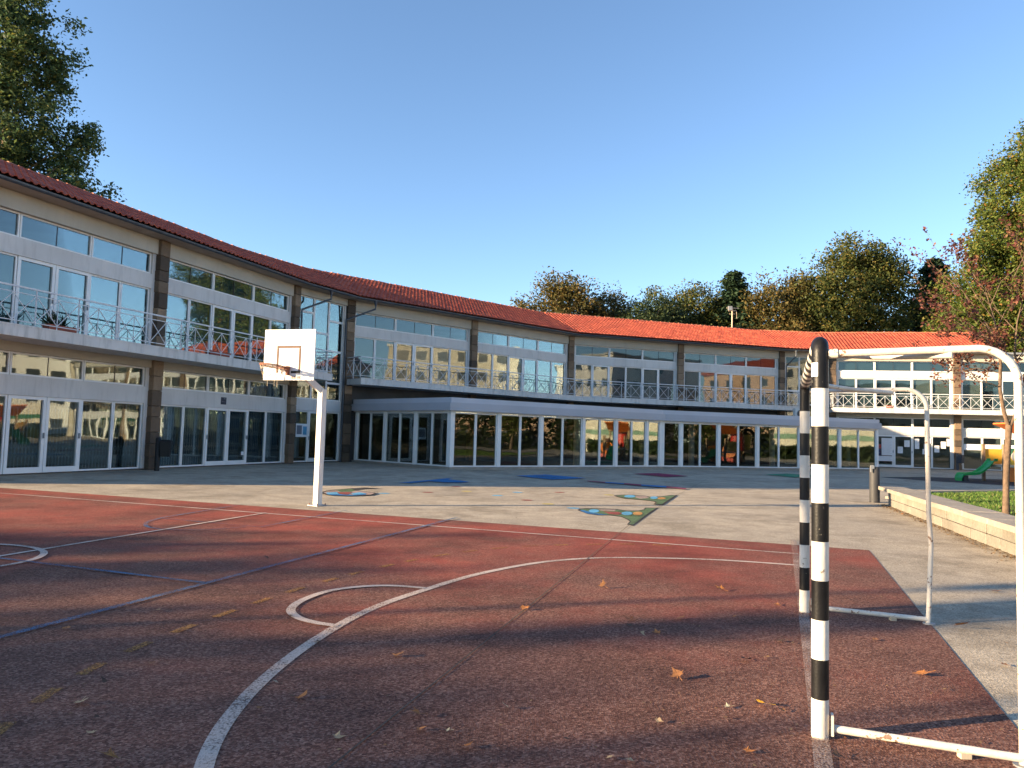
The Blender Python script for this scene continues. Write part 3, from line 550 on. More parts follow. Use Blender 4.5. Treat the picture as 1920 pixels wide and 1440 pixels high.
# stair towers with tall glazing
def stair(F, full):
    Ls = F.L; b = MB()
    b.fbox(F, 0.22, Ls - 0.22, -0.26, -0.02, 7.62, 7.93); b.build('fascia_panel', MT['cream'], school)
    b = MB(); b.fbox(F, 0.25, Ls - 0.25, -1.5, -1.45, 0.03, 7.5); b.build('shade_backing', MT['shade_dark'], school)  # added backing sheet, its dark colour stands in for the unlit stairwell
    b = MB(); b.fbox(F, 0.22, Ls - 0.22, -0.26, -0.10, 2.38, 2.92)
    b.fbox(F, 0.22, 0.34, -0.26, -0.10, 0.05, 7.62); b.fbox(F, Ls - 0.34, Ls - 0.22, -0.26, -0.10, 0.05, 7.62); b.build('wall_panel', MT['render'], school)
    w = (Ls - 0.68) / 3
    rows = ([6.90, 5.2, 3.75], [6.05, 4.25], [6.72, 5.28, 3.75])
    for i in range(3):
        zs = [2.92] + sorted(rows[i]) + [7.62]
        for z0, z1 in zip(zs, zs[1:]): window(F, 0.34 + i * w + 0.006, 0.34 + (i + 1) * w - 0.006, z0 + 0.003, z1 - 0.003, fw=0.045, gm=MT['glassd'])
    window(F, 0.35, 0.35 + w * 0.9, 0.05, 2.37, gm=MT['glassd']); window(F, 0.36 + w * 0.9, Ls - 0.36 - w * 0.95, 0.05, 2.37, door=True, gm=MT['glassd']); window(F, Ls - 0.355 - w * 0.95, Ls - 0.35, 0.05, 2.37, gm=MT['glassd'])
stair(Fr(c2, c3), True); stair(Fr(c7, cb), True)

# stone pillars: each block a piece of its own (nearest pillars course by course)
ublock = MB(); ublock.box(-0.5, 0.5, -0.5, 0.5, 0, 1)
bm_ = bmesh.new(); bmesh.ops.create_cube(bm_, size=1.0); bmesh.ops.translate(bm_, verts=bm_.verts, vec=(0, 0, 0.5))
bmesh.ops.bevel(bm_, geom=bm_.edges[:], offset=0.035, segments=1, affect='EDGES', profile=0.6)
blk_me = bpy.data.meshes.new('stone_block'); bm_.to_mesh(blk_me); bm_.free(); blk_me.materials.append(MT['stone'])
def pillar(P, nrm_, z0=0.0, z1=7.93):
    n3 = Vector((nrm_.x, nrm_.y, 0)).normalized(); u3 = Vector((-n3.y, n3.x, 0))
    core = MB(); F = Fr(P, (P.x + u3.x, P.y + u3.y)); core.fbox(F, -0.19, 0.19, -0.36, 0.04, z0, z1)
    par = core.build('stone_pillar', MT['joint'], school)
    z = z0; rr = random.Random(int(P.x * 100))
    while z < z1 - 0.05:
        h = rr.uniform(0.34, 0.55); h = min(h, z1 - z) if z1 - z - h > 0.2 else z1 - z
        w = 0.43 + rr.uniform(-0.025, 0.03); dd = 0.50 + rr.uniform(-0.02, 0.025)
        M = Matrix((u3, -n3, Vector((0, 0, 1)))).transposed()
        q = Vector((P.x, P.y, 0)) - n3 * (0.15 - rr.uniform(-0.006, 0.006))
        inst('stone_block', blk_me, par, (q.x, q.y, z + 0.007), M, (w, dd, h - 0.014)); z += h
nA, nB, nC, nD = nrm(c0, c1), nrm(c3, c5), nrm(c5, c7), nrm(cb, c8)
for P, n_ in ((c0, nA), (c1, nA), (c2, nA), (c3, nB), (c4, nB), (c5, (nB + nC) / 2), (c6, nC), (c7, nC), (cb, nD), (c8, nD), (c9, nD)): pillar(P, n_)

# balconies and railings
def balcony(V, ends=True):
    swpart('balcony_slab', V, rect(-0.09, 1.36, 3.74, 4.02), MT['slab'])
    swpart('balcony_kerb', V, rect(1.26, 1.37, 4.02, 4.06), MT['slab'])
    ms = miters(V); D = 1.28
    Q = [p + m * D for p, m in zip(V, ms)]
    Q = [V[0] + ms[0] * 0.0] + Q + ([V[-1] + ms[-1] * 0.0] if ends else [])
    top = MB(); par = None
    for a, b in zip(Q, Q[1:]):
        top.bar((a.x, a.y, 5.06), (b.x, b.y, 5.06), 0.05, 0.045)
        top.bar((a.x, a.y, 4.90), (b.x, b.y, 4.90), 0.022); top.bar((a.x, a.y, 4.16), (b.x, b.y, 4.16), 0.022)
    par = top.build('railing', MT['rail'], school)
    for a, b in zip(Q, Q[1:]):
        Ls = (b - a).length; n = max(1, round(Ls / 0.66)); u = (b - a) / n
        for i in range(n):
            p0, p1 = a + u * i, a + u * (i + 1); m_ = MB()
            m_.bar((p0.x, p0.y, 4.06), (p0.x, p0.y, 5.04 if i % 2 == 0 else 4.9), 0.028 if i % 2 == 0 else 0.018)
            m_.bar((p0.x, p0.y, 4.17), (p1.x, p1.y, 4.89), 0.018); m_.bar((p0.x, p0.y, 4.89), (p1.x, p1.y, 4.17), 0.018)
            m_.build('railing_panel', MT['rail'], par)
balcony([c0 - uA * 0.4, c2 + uA * 1.05])
uB = (c5 - c3).normalized(); uC = (c7 - c5).normalized()
balcony([c3 - uB * 0.12, c5, c7 + uC * 0.95]); balcony([cb - uD * 0.25, c9 + uD * 7.0])

# ------------------------------------------------------------------ roof
EAVE_D, EAVE_Z, RID_D, RID_Z = 0.62, 8.06, -3.6, 9.86
VALL = V; cr_end = c8 + uD * 2.5; V = VALL[:-1] + [cr_end]
swpart('flat_roof', [cr_end + uD * 0.02, c10x], rect(-7.4, 0.12, 7.935, 8.06), MT['zinc'])
F = Fr(cr_end, c10x); b = MB(); b.add([F.p(-0.02, EAVE_D - 0.1, 7.98), F.p(-0.02, RID_D, RID_Z - 0.1), F.p(-0.02, RID_D * 2 - EAVE_D, 7.98), F.p(-0.10, EAVE_D - 0.1, 7.98), F.p(-0.10, RID_D, RID_Z - 0.1), F.p(-0.10, RID_D * 2 - EAVE_D, 7.98)], [(0, 1, 2), (5, 4, 3), (0, 3, 4, 1), (1, 4, 5, 2), (2, 5, 3, 0)]); b.build('gable_wall', MT['cream'], school)
swpart('soffit', V, [(0.56, 7.97), (-0.30, 7.935), (-0.30, 7.96), (0.56, 8.0)], MT['soffit'])
roof = MB()
sweep(roof, V, [(EAVE_D - 0.03, EAVE_Z - 0.04), (RID_D, RID_Z - 0.03), (RID_D * 2 - EAVE_D, EAVE_Z), (RID_D * 2 - EAVE_D, EAVE_Z - 0.08), (RID_D, RID_Z - 0.12), (EAVE_D - 0.03, EAVE_Z - 0.09)])
roof = roof.build('roof', MT['tile'], school)
gp = [(EAVE_D + 0.03 + 0.075 * math.cos(a), EAVE_Z - 0.05 + 0.085 * math.sin(a)) for a in [pi + pi * i / 8 for i in range(9)]] + [(EAVE_D + 0.115, EAVE_Z - 0.04), (EAVE_D + 0.055 + 0.03, EAVE_Z - 0.05), (EAVE_D + 0.03 + 0.06 * math.cos(1.5 * pi), EAVE_Z - 0.115), (EAVE_D - 0.03, EAVE_Z - 0.05)]
swpart('gutter', V, gp, MT['gutter'])
# clay tiles
tp = [(-0.125, 0.004), (-0.095, 0.036), (-0.062, 0.054), (-0.028, 0.047), (0.004, 0.020), (0.03, -0.002), (0.08, -0.004), (0.122, 0.008)]
TL = 0.42; tv = []; tf = []; n = len(tp)
for (y, dz) in ((0.0, 0.040), (TL, 0.0)):
    for x, z in tp: tv.append((x, y, z + dz))
for x, z in tp: tv.append((x, 0.0, z + 0.010))
for i in range(n - 1): tf.append((i, i + 1, n + i + 1, n + i)); tf.append((2 * n + i, 2 * n + i + 1, i + 1, i))
tile_me = bpy.data.meshes.new('roof_tile'); tile_me.from_pydata(tv, [], tf); tile_me.materials.append(MT['tile']); tile_me.update()
TVn = np.array(tv); TFn = np.array(tf)
ms = miters(V); tiles = []
run = EAVE_D - RID_D; rise = RID_Z - EAVE_Z; SL = math.hypot(run, rise); ROWS = 13; STEP = SL / ROWS
rt = random.Random(3)
for i in range(len(V) - 1):
    F = Fr(V[i], V[i + 1]); u = Vector((F.u.x, F.u.y))
    upv = (F.n * (-run) + Vector((0, 0, rise))).normalized(); nz = F.u.cross(upv).normalized()
    if nz.z < 0: nz = -nz
    Mr = Matrix((F.u, upv, nz)).transposed()
    ka, kb_ = ms[i].dot(u), ms[i + 1].dot(u)
    for r in range(ROWS):
        t = r * STEP; d = EAVE_D + 0.05 - t * run / SL; z = EAVE_Z + t * rise / SL + 0.012
        dm = d - 0.5 * STEP * run / SL
        lo, hi = ka * dm, F.L + kb_ * dm
        k0 = math.ceil(lo / 0.235 - 0.15); k1 = math.floor(hi / 0.235 + 0.15)
        for k in range(k0, k1 + 1):
            p = F.p(k * 0.235, d, z); j = rt.gauss(0, 0.006)
            tiles.append((p + nz * rt.uniform(-0.004, 0.006), Mr @ Matrix.Rotation(j, 3, 'Z')))
def px_size(p):  # how large a tile shows: near tiles in front of the camera first
    if p.y < 5 or abs(p.x / p.y) > 0.72: return 0
    return 1.0 / p.length
tiles.sort(key=lambda a: -px_size(a[0]))
for p, M in tiles[:300]: inst('roof_tile', tile_me, roof, p, M)
rest = tiles[300:]
allv = np.concatenate([TVn @ np.array(M).T + np.array(p) for p, M in rest]); allf = np.concatenate([TFn + i * len(tv) for i in range(len(rest))])
sm = MB(); sm.v = allv.tolist(); sm.f = [tuple(x) for x in allf.tolist()]; sm.mi = [0] * len(sm.f); sm.sm = [False] * len(sm.f)
sm.build('roof_tiles', MT['tile'], roof, kind='stuff')
# ridge tiles
rv = []; rf = []
for y, r_ in ((0.0, 0.115), (0.20, 0.10), (0.40, 0.095)):
    for k in range(7): a = pi * k / 6; rv.append((r_ * math.cos(a), y, r_ * math.sin(a) * 0.9 - 0.03))
for j in range(2):
    for k in range(6): rf.append((j * 7 + k, j * 7 + k + 1, (j + 1) * 7 + k + 1, (j + 1) * 7 + k))
rf.append(tuple(range(7)))
rid_me = bpy.data.meshes.new('ridge_tile'); rid_me.from_pydata(rv, [], rf); rid_me.materials.append(MT['ridge']); rid_me.update()
for i in range(len(V) - 1):
    a = V[i] + ms[i] * RID_D; b = V[i + 1] + ms[i + 1] * RID_D; Lr = (b - a).length; n_ = max(1, round(Lr / 0.37)); u = (b - a).normalized()
    M = Matrix((Vector((u.y, -u.x, 0)), Vector((u.x, u.y, 0)), Vector((0, 0, 1)))).transposed()
    for k in range(n_):
        q = a + u * (Lr * k / n_); inst('ridge_tile', rid_me, roof, (q.x, q.y, RID_Z + 0.05 + rt.uniform(-0.008, 0.012)), M)
# valley strips at the bends
for i in range(1, len(V) - 1):
    b = MB(); a0 = V[i] + ms[i] * (EAVE_D + 0.02); a1 = V[i] + ms[i] * RID_D
    b.bar((a0.x, a0.y, EAVE_Z + 0.045), (a1.x, a1.y, RID_Z + 0.035), 0.11, 0.06); b.build('valley_strip', MT['ridge'], roof)
# downpipes
def downpipe(F, s, sc, zbot, dcol=0.16):
    b = MB(); p0 = F.p(s, EAVE_D + 0.03, EAVE_Z - 0.10); hop = F.p(s, EAVE_D + 0.03, EAVE_Z - 0.30)
    b.tube([p0, hop], [0.10, 0.05], 10)
    q = [hop, F.p(s, EAVE_D + 0.02, EAVE_Z - 0.50), F.p(sc, dcol, EAVE_Z - 1.15), F.p(sc, dcol, EAVE_Z - 1.45), F.p(sc, dcol, zbot)]
    b.tube(q, 0.045, 10); b.build('downpipe', MT['gutter'], school)
downpipe(Fr(c2, c3), 1.55, 0.32, 4.1, 0.05); downpipe(FB0, 1.0, -0.30, 0.0, 0.10); downpipe(Fr(c7, cb), 0.75, 0.30, 3.2, 0.12)

# ------------------------------------------------------------------ glazed annex in front of the middle
e0, e1, em, e2 = Vector((-7.75, 37.55)), Vector((-2.55, 32.40)), Vector((7.95, 40.0)), Vector((22.1, 45.8))
annex = thing('glazed_annex', (3, 38, 0), 'low glass-walled annex with blue-grey flat fascia below the balcony', 'building')
e3 = Vector((22.6, 53.0)); EV = [e0, e1, em, e2]
swpart('plinth', EV, rect(-0.3, 0.03, 0.0, 0.10), MT['coping'], annex)
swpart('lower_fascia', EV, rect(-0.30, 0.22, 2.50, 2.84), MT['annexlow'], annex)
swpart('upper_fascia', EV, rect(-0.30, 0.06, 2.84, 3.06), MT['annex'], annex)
b = MB(); rp = [(p.x, p.y) for p in (e0, e1, em, e2)] + [(22.4, 53.3), (18.9, 53.2), (11.3, 50.7), (3.75, 48.1), (-2.2, 42.6)]
b.add([(x, y, 2.98) for x, y in rp] + [(x, y, 2.86) for x, y in rp], [tuple(range(9))] + [tuple(range(9, 18))[::-1]]); b.build('flat_roof', MT['zinc'], annex)
b = MB(); b.add([(x, y, 0.03) for x, y in rp], [tuple(range(9))]); b.build('inner_floor', MT['floor'], annex)
b = MB(); b.add([(x, y, 2.60) for x, y in rp], [tuple(range(9))[::-1]]); b.build('ceiling', MT['inner'], annex)
F = Fr(e2, e3); b = MB(); b.fbox(F, 0.1, F.L, -0.1, 0.0, 0.05, 2.84); b.build('side_wall', MT['white'], annex)
def glazed(F, cuts, s_end):
    b = MB(); b.fbox(F, 0.0, F.L, -0.14, 0.0, 2.44, 2.50)
    for s in cuts: b.fbox(F, s - 0.085, s + 0.085, -0.14, 0.012, 0.10, 2.44)
    b.build('mullion_frame', MT['white'], annex)
    for a, c in zip(cuts, cuts[1:]):
        w = c - a - 0.17; k = 2 if w > 1.3 else 1
        for i in range(k):
            a0 = a + 0.085 + w * i / k; a1 = a + 0.085 + w * (i + 1) / k
            window(F, a0 + 0.004, a1 - 0.004, 0.105, 2.435, dp=-0.07, gm=MT['glassd'], fw=0.055, parent=annex, blind=0.12 if (F.L < 8 and i == 1) else 0.0)
F0, F1, F2 = Fr(e0, e1), Fr(e1, em), Fr(em, e2)
glazed(F0, [0.25 + (F0.L - 0.38) * i / 3 for i in range(4)], 0)
def cuts_px(F, xs):  # mullion positions along the wall from their bearing (x over y of the sight line)
    out = []
    for k in xs:
        den = F.u.x - k * F.u.y; out.append((k * F.P.y - F.P.x) / den)
    return out
K1 = [-0.07676, -0.01534, 0.04052, 0.09568, 0.13864, 0.17915, 0.19697]
K2 = [0.19907, 0.22387, 0.27313, 0.32415, 0.37938, 0.43182, 0.48077]
glazed(F1, cuts_px(F1, K1), 0); glazed(F2, cuts_px(F2, K2), 0)
for F, ss in ((F1, (2.2, 4.6, 7.0, 9.4, 11.6)), (F2, (1.6, 4.4, 7.2, 10.2, 13.0))):
    for si, s in enumerate(ss):
        b = MB(); b.fbox(F, s - 0.55, s + 0.55, -2.3, -2.2, 2.50, 2.57); o = b.build('ceiling_lamp', [MT['lamp']])
        tag(o, '%s lit strip lamp inside the annex counted from its near left corner' % ['first', 'second', 'third', 'fourth', 'fifth', 'sixth', 'seventh', 'eighth', 'ninth', 'tenth'][si + (0 if F is F1 else 5)], 'lamp', 'strip lamps inside the annex')
    for s in ss[::2]:
        b = MB(); q = F.p(s + 1.1, -1.2, 0); b.cyl((q.x, q.y), 0.16, 0.03, 2.6, 14); b.build('inner_column', MT['render'], annex)

# ------------------------------------------------------------------ handball goal
gN = Vector((1.634, 4.027, 0)); gF = Vector((2.672, 6.930, 0)); gu = (gF - gN).normalized(); gk = Vector((0.945, -0.327, 0)).normalized()
goal = thing('handball_goal', tuple(gN), 'black and white striped handball goal with bent white tube back frame on red court', 'goal')
def striped(name, a, b, r, first, parent, seg=0.2, n=20, cap_end=None):
    a = Vector(a); b = Vector(b); Lg = (b - a).length; u = (b - a).normalized(); m_ = MB(); s = 0.0; k = first
    while s < Lg - 0.01:
        e = min(s + seg, Lg)
        if Lg - e < 0.10: e = Lg
        m_.tube([a + u * s, a + u * e], r, n, mi=k, caps=(s == 0 or e == Lg)); s = e; k = 1 - k
    return m_.build(name, [MT['goalw'], MT['goalk']], parent)
PR = 0.043
for q in (gN, gF):
    m_ = MB(); zz_ = 0.0; k = 0
    while zz_ < 1.79:
        m_.tube([q + Vector((0, 0, zz_)), q + Vector((0, 0, zz_ + 0.2))], PR, 22, mi=k, caps=(zz_ == 0)); zz_ += 0.2; k = 1 - k
    sgn = 1 if q is gN else -1
    pts = [q + Vector((0, 0, 1.8)), q + Vector((0, 0, 1.995))] + [q + Vector((0, 0, 1.995)) + gu * sgn * 0.045 * (1 - math.cos(a)) + Vector((0, 0, 0.045 * math.sin(a))) for a in (0.4, 0.8, 1.2, pi / 2)] + [q + Vector((0, 0, 2.04)) + gu * sgn * 0.16]
    m_.tube(pts, PR, 22, mi=1); post = m_.build('goal_post', [MT['goalw'], MT['goalk']], goal)
    if q is gN:
        m_ = MB(); vv = []
        for k in range(6):
            a = math.radians(168 + 13 * k)
            for z in (1.935, 1.862): vv.append((q.x + (PR + 0.0012) * math.cos(a), q.y + (PR + 0.0012) * math.sin(a), z))
        m_.add(vv, [(2 * k, 2 * k + 1, 2 * k + 3, 2 * k + 2) for k in range(5)]); m_.build('white_sticker', MT['paper'], post)
striped('crossbar', gN + gu * 0.16 + Vector((0, 0, 2.04)), gF - gu * 0.16 + Vector((0, 0, 2.04)), PR, 0, goal, 0.2, 18)
TR_ = 0.0195
def arc(c, a, b, r, n=7):  # quarter bend from direction a to direction b around corner c
    return [c - a * r + (a * math.sin(t) + b * (1 - math.cos(t))) * r for t in [pi / 2 * i / n for i in range(n + 1)]]
up3 = Vector((0, 0, 1))
def side(q, dep, kink):
    top = q + gk * dep + up3 * 2.005
    pts = [q + gk * 0.05 + up3 * 1.985] + arc(top, gk, -up3, 0.17) + ([q + gk * (dep + 0.006) + up3 * 0.95, q + gk * (dep + 0.022) + up3 * 0.66] if kink else []) + [q + gk * dep * 0.995 + up3 * 0.0]
    m_ = MB(); m_.tube(pts, TR_, 14); m_.build('side_frame', MT['tubew'], goal)
    m_ = MB(); m_.tube([q + gk * 0.066 + up3 * 0.055, q + gk * (dep - 0.01) + up3 * 0.040], TR_ * 1.02, 14); gb = m_.build('ground_bar', MT['tubew'], goal)
    m_ = MB(); c = q + gk * 0.058 + up3 * 0.075; a = gu * 0.03
    m_.hexa([c - a - gk * .006 - up3 * .05, c + a - gk * .006 - up3 * .05, c + a + gk * .006 - up3 * .05, c - a + gk * .006 - up3 * .05, c - a - gk * .006 + up3 * .05, c + a - gk * .006 + up3 * .05, c + a + gk * .006 + up3 * .05, c - a + gk * .006 + up3 * .05]); m_.build('bracket_plate', MT['tubew'], gb)
    m_ = MB(); c = q + gk * dep * 0.72; m_.box(c.x - 0.025, c.x + 0.025, c.y - 0.02, c.y + 0.02, 0.0, 0.03); m_.build('foot_block', MT['beige'], gb)
    m_ = MB(); c = q + gk * dep; m_.cyl((c.x, c.y), 0.05, 0.0, 0.012, 14); m_.build('foot_plate', MT['zinc'], gb)
    m_ = MB(); c = q + gk * 0.05 + up3 * 1.985; m_.tube([c - gk * 0.01, c + gk * 0.035], 0.026, 14); m_.build('tube_collar', MT['tubew'], goal)
side(gN, 0.905, False); side(gF, 0.99, True)
for q, s, e in ((gN, 0.30, 0.62), (gF, -0.55, 0.72)):
    m_ = MB(); a = q + gu * s + up3 * 2.02; b = q + gk * e + up3 * 1.975; m_.tube([a, (a + b) / 2 - up3 * 0.012, b], 0.019, 12); m_.build('corner_brace', MT['tubew'], goal)

# ------------------------------------------------------------------ basketball hoop
pb = Vector((-3.83, 15.38, 0))
hoop = thing('basketball_hoop', tuple(pb), 'white basketball backboard with rusty rim on a square cream pole', 'basketball hoop')
nb_ = Vector((-math.sin(math.radians(16)), -math.cos(math.radians(16)), 0)); ub_ = Vector((-nb_.y, nb_.x, 0)); bc = Vector((-4.43, 15.02, 0))
pu = Vector((math.cos(math.radians(-32)), math.sin(math.radians(-32)), 0)); pv = Vector((-pu.y, pu.x, 0))
m_ = MB(); h = 0.062
def sq(c, hh): return [c - pu * hh - pv * hh, c + pu * hh - pv * hh, c + pu * hh + pv * hh, c - pu * hh + pv * hh]
m_.hexa(sq(pb, h) + sq(pb + up3 * 2.33, h)); m_.build('pole', MT['polew'], hoop)
m_ = MB(); m_.hexa(sq(pb, 0.14) + sq(pb + up3 * 0.018, 0.14)); bp = m_.build('base_plate', MT['zinc'], hoop)
for a in ((-1, -1), (1, -1), (1, 1), (-1, 1)):
    c = pb + pu * a[0] * 0.11 + pv * a[1] * 0.11; b = MB(); b.cyl((c.x, c.y), 0.012, 0.018, 0.045, 8); b.build('bolt', MT['rust'], bp)
m_ = MB(); arm_end = bc - nb_ * 0.10 + up3 * 2.72 + ub_ * 0.12
m_.bar(pb + up3 * 2.28, arm_end, 0.115, 0.115); m_.build('arm', MT['polew'], hoop)
m_ = MB(); m_.bar(bc - nb_ * 0.07 + ub_ * -0.35 + up3 * 2.75, bc - nb_ * 0.07 + ub_ * 0.35 + up3 * 2.75, 0.06); m_.bar(bc - nb_ * 0.07 + ub_ * -0.35 + up3 * 3.25, bc - nb_ * 0.07 + ub_ * 0.35 + up3 * 3.25, 0.06)
m_.bar(bc - nb_ * 0.12 + ub_ * 0.12 + up3 * 2.68, bc - nb_ * 0.12 + ub_ * 0.12 + up3 * 3.3, 0.07); m_.build('board_frame', MT['polew'], hoop)
m_ = MB(); bw = 0.565
m_.hexa([bc - ub_ * bw - nb_ * .03 + up3 * 2.475, bc + ub_ * bw - nb_ * .03 + up3 * 2.475, bc + ub_ * bw + up3 * 2.475, bc - ub_ * bw + up3 * 2.475,
         bc - ub_ * bw - nb_ * .03 + up3 * 3.485, bc + ub_ * bw - nb_ * .03 + up3 * 3.485, bc + ub_ * bw + up3 * 3.485, bc - ub_ * bw + up3 * 3.485]); board = m_.build('backboard', MT['board'], hoop)
def bplate(mb, x0, x1, z0, z1, t=0.004, d=0.0):
    a = bc + nb_ * d; f = a + nb_ * t
    mb.hexa([a + ub_ * x0 + up3 * z0, a + ub_ * x1 + up3 * z0, f + ub_ * x1 + up3 * z0, f + ub_ * x0 + up3 * z0, a + ub_ * x0 + up3 * z1, a + ub_ * x1 + up3 * z1, f + ub_ * x1 + up3 * z1, f + ub_ * x0 + up3 * z1])
m_ = MB(); bplate(m_, -0.275, 0.265, 3.115, 3.16); bplate(m_, -0.275, -0.232, 2.62, 3.112); bplate(m_, 0.222, 0.265, 2.665, 3.112); m_.build('target_square', MT['tan'], board)
m_ = MB(); bplate(m_, 0.06, 0.265, 2.615, 2.66); m_.build('target_base', MT['goalk'], board)
m_ = MB()
for i, (x, w) in enumerate(((0.075, .035), (0.125, .03), (0.165, .022), (0.205, .03), (0.25, .025))):
    bplate(m_, x, x + w, 2.50 + 0.006 * (i % 2), 2.545 + 0.007 * ((i + 1) % 3), 0.003)
    bplate(m_, x + 0.008, x + w - 0.008, 2.515, 2.53, 0.0035)
bplate(m_, 0.075, 0.29, 2.56, 2.566, 0.003); m_.build('faded_logo', MT['faint'], board)
m_ = MB()
for x in (-0.26, 0.26):
    c = bc + ub_ * x + up3 * 3.26; m_.tube([c, c + nb_ * 0.012], 0.012, 8)
m_.build('board_bolt', MT['zinc'], board)
rd = Vector((-0.84, -0.54, 0)).normalized(); rp_ = Vector((-rd.y, rd.x, 0)); att = bc + nb_ * 0.02 + ub_ * 0.03
rc = att + rd * 0.34 + up3 * 2.745; rax = (rd + up3 * 0.10).normalized()
m_ = MB(); m_.ring(rc, rax, rp_, 0.225, 0.011, 36, 8); m_.ring(rc - up3 * 0.022, rax, rp_, 0.225, 0.009, 36, 8); rim = m_.build('rim', MT['rust'], hoop)
m_ = MB(); m_.bar(att + up3 * 2.57 + rd * 0.02, att + up3 * 2.75 + rd * 0.02, 0.12, 0.03, upv=(ub_.x, ub_.y, 0))
m_.bar(att + up3 * 2.715 + rp_ * 0.06, rc - rd * 0.20 + rp_ * 0.09 - up3 * 0.02, 0.02, 0.03); m_.bar(att + up3 * 2.715 - rp_ * 0.06, rc - rd * 0.20 - rp_ * 0.09 - up3 * 0.02, 0.02, 0.03)
m_.bar(att + up3 * 2.58, rc - rd * 0.22 - up3 * 0.03, 0.05, 0.012); m_.build('rim_bracket', MT['rust'], hoop)
m_ = MB(); nn_ = 14; rows_ = 4
def netp(i, j):
    a = 2 * pi * i / nn_; rr_ = 0.222 - 0.018 * j; sag = 0.0 if j == 0 else 0.012 * math.sin(i * 3.7 + j)
    q = rc + (rax * math.cos(a) + rp_ * math.sin(a)) * rr_; return q - up3 * (0.03 + 0.062 * j + sag)
for j in range(rows_):
    for i in range(nn_):
        if (j >= 3 and i % 3 == 0) or (4 < i < 6 and j > 1): continue
        a, b, c = netp(i + 0.5 * (j % 2), j), netp(i + 0.5 * ((j + 1) % 2), j + 1), netp(i + 0.5 * ((j + 1) % 2) - 1 + (1 if j % 2 else 0) * 1.0, j + 1)
        m_.tube([a, b], 0.0035, 5, caps=False); m_.tube([a, netp(i + 0.5 * (j % 2) - 0.5, j + 1)], 0.0035, 5, caps=False)
for i in (8, 9, 11): m_.tube([netp(i, 4), netp(i, 4) - up3 * 0.12], 0.004, 5)
m_.build('net', MT['net'], rim)

# ------------------------------------------------------------------ bench wall, bollard, bins
w0, w1 = Vector((9.57, 19.35)), Vector((6.24, 7.65)); F = Fr(w0, w1)
F.n = -F.n if F.n.x > 0 else F.n
bench = thing('bench_wall', (w0.x, w0.y, 0), 'low stone wall with wide sandy coping slabs bordering the lawn', 'wall')
core = MB(); core.fbox(F, 0.1, F.L, -0.42, -0.06, 0, 0.35); core.build('wall_core', MT['joint'], bench)
bmq = bmesh.new(); bmesh.ops.create_cube(bmq, size=1.0); bmesh.ops.bevel(bmq, geom=bmq.edges[:], offset=0.03, segments=1, affect='EDGES'); bl2 = bpy.data.meshes.new('wall_block'); bmq.to_mesh(bl2); bl2.materials.append(MT['block'])
bl3 = bpy.data.meshes.new('coping_slab'); bmq.to_mesh(bl3); bl3.materials.append(MT['coping']); bmq.free()
Mw = Matrix((F.u, F.n, up3)).transposed()
rr = random.Random(11)
for row in range(2):
    s = 0.0 if row == 0 else -0.0; first = True
    while s < F.L:
        ln = rr.uniform(0.55, 0.95) if not (first and row) else 0.25; first = False; ln = min(ln, F.L - s)
        q = F.p(s + ln / 2, -0.13 + rr.uniform(-0.006, 0.006), 0.09 + row * 0.178); inst('wall_block', bl2, bench, q, Mw, (ln - 0.013, 0.26, 0.168)); s += ln
s = -0.72
while s < F.L:
    ln = min(rr.uniform(1.15, 1.35), F.L - s); q = F.p(s + ln / 2, -0.20, 0.405 + rr.uniform(-0.002, 0.003)); inst('coping_slab', bl3, bench, q, Mw, (ln - 0.018, 0.62, 0.09)); s += ln
# leaf litter at the foot of the wall
nL = 1400; b = MB(); rl = random.Random(5)
def litter(b, q, sz, rl):
    a = rl.uniform(0, 2 * pi); ca, sa = math.cos(a) * sz, math.sin(a) * sz; t = rl.uniform(0.1, 0.9) * sz
    b.add([(q.x - ca, q.y - sa, q.z), (q.x + sa * .5, q.y - ca * .5, q.z + t * rl.random()), (q.x + ca, q.y + sa, q.z + t * .6), (q.x - sa * .5, q.y + ca * .5, q.z + t * rl.random())], [(0, 1, 2, 3)])
for i in range(nL):
    s = rl.uniform(-0.3, F.L); d = abs(rl.gauss(0, 0.13)); q = F.p(s, 0.01 + d, 0.006); litter(b, q, rl.uniform(0.008, 0.032), rl)
o = b.build('leaf_litter', MT['debris']); tag(o, 'brown leaf litter swept along the foot of the low stone wall', 'leaf litter', kind='stuff')
b = MB()
for i in range(420):
    y = rl.uniform(2.5, 15.5); q = Vector((rl.uniform(-0.62, 0.66) * y, y, 0.0155)); litter(b, q, rl.choice((0.004, 0.006, 0.008, 0.010, 0.014, 0.018)), rl)
for i in range(260):
    s = rl.uniform(0, 0.95) ** 1.4; q = gN + (gF - gN) * rl.uniform(-0.6, 1.6) + gk * rl.gauss(-0.4, 0.9); q.z = 0.0155; litter(b, q, rl.uniform(0.004, 0.014), rl)
o = b.build('leaf_litter', MT['debris']); tag(o, 'crumbled bits of dry leaves scattered over the red court', 'leaf litter', kind='stuff')

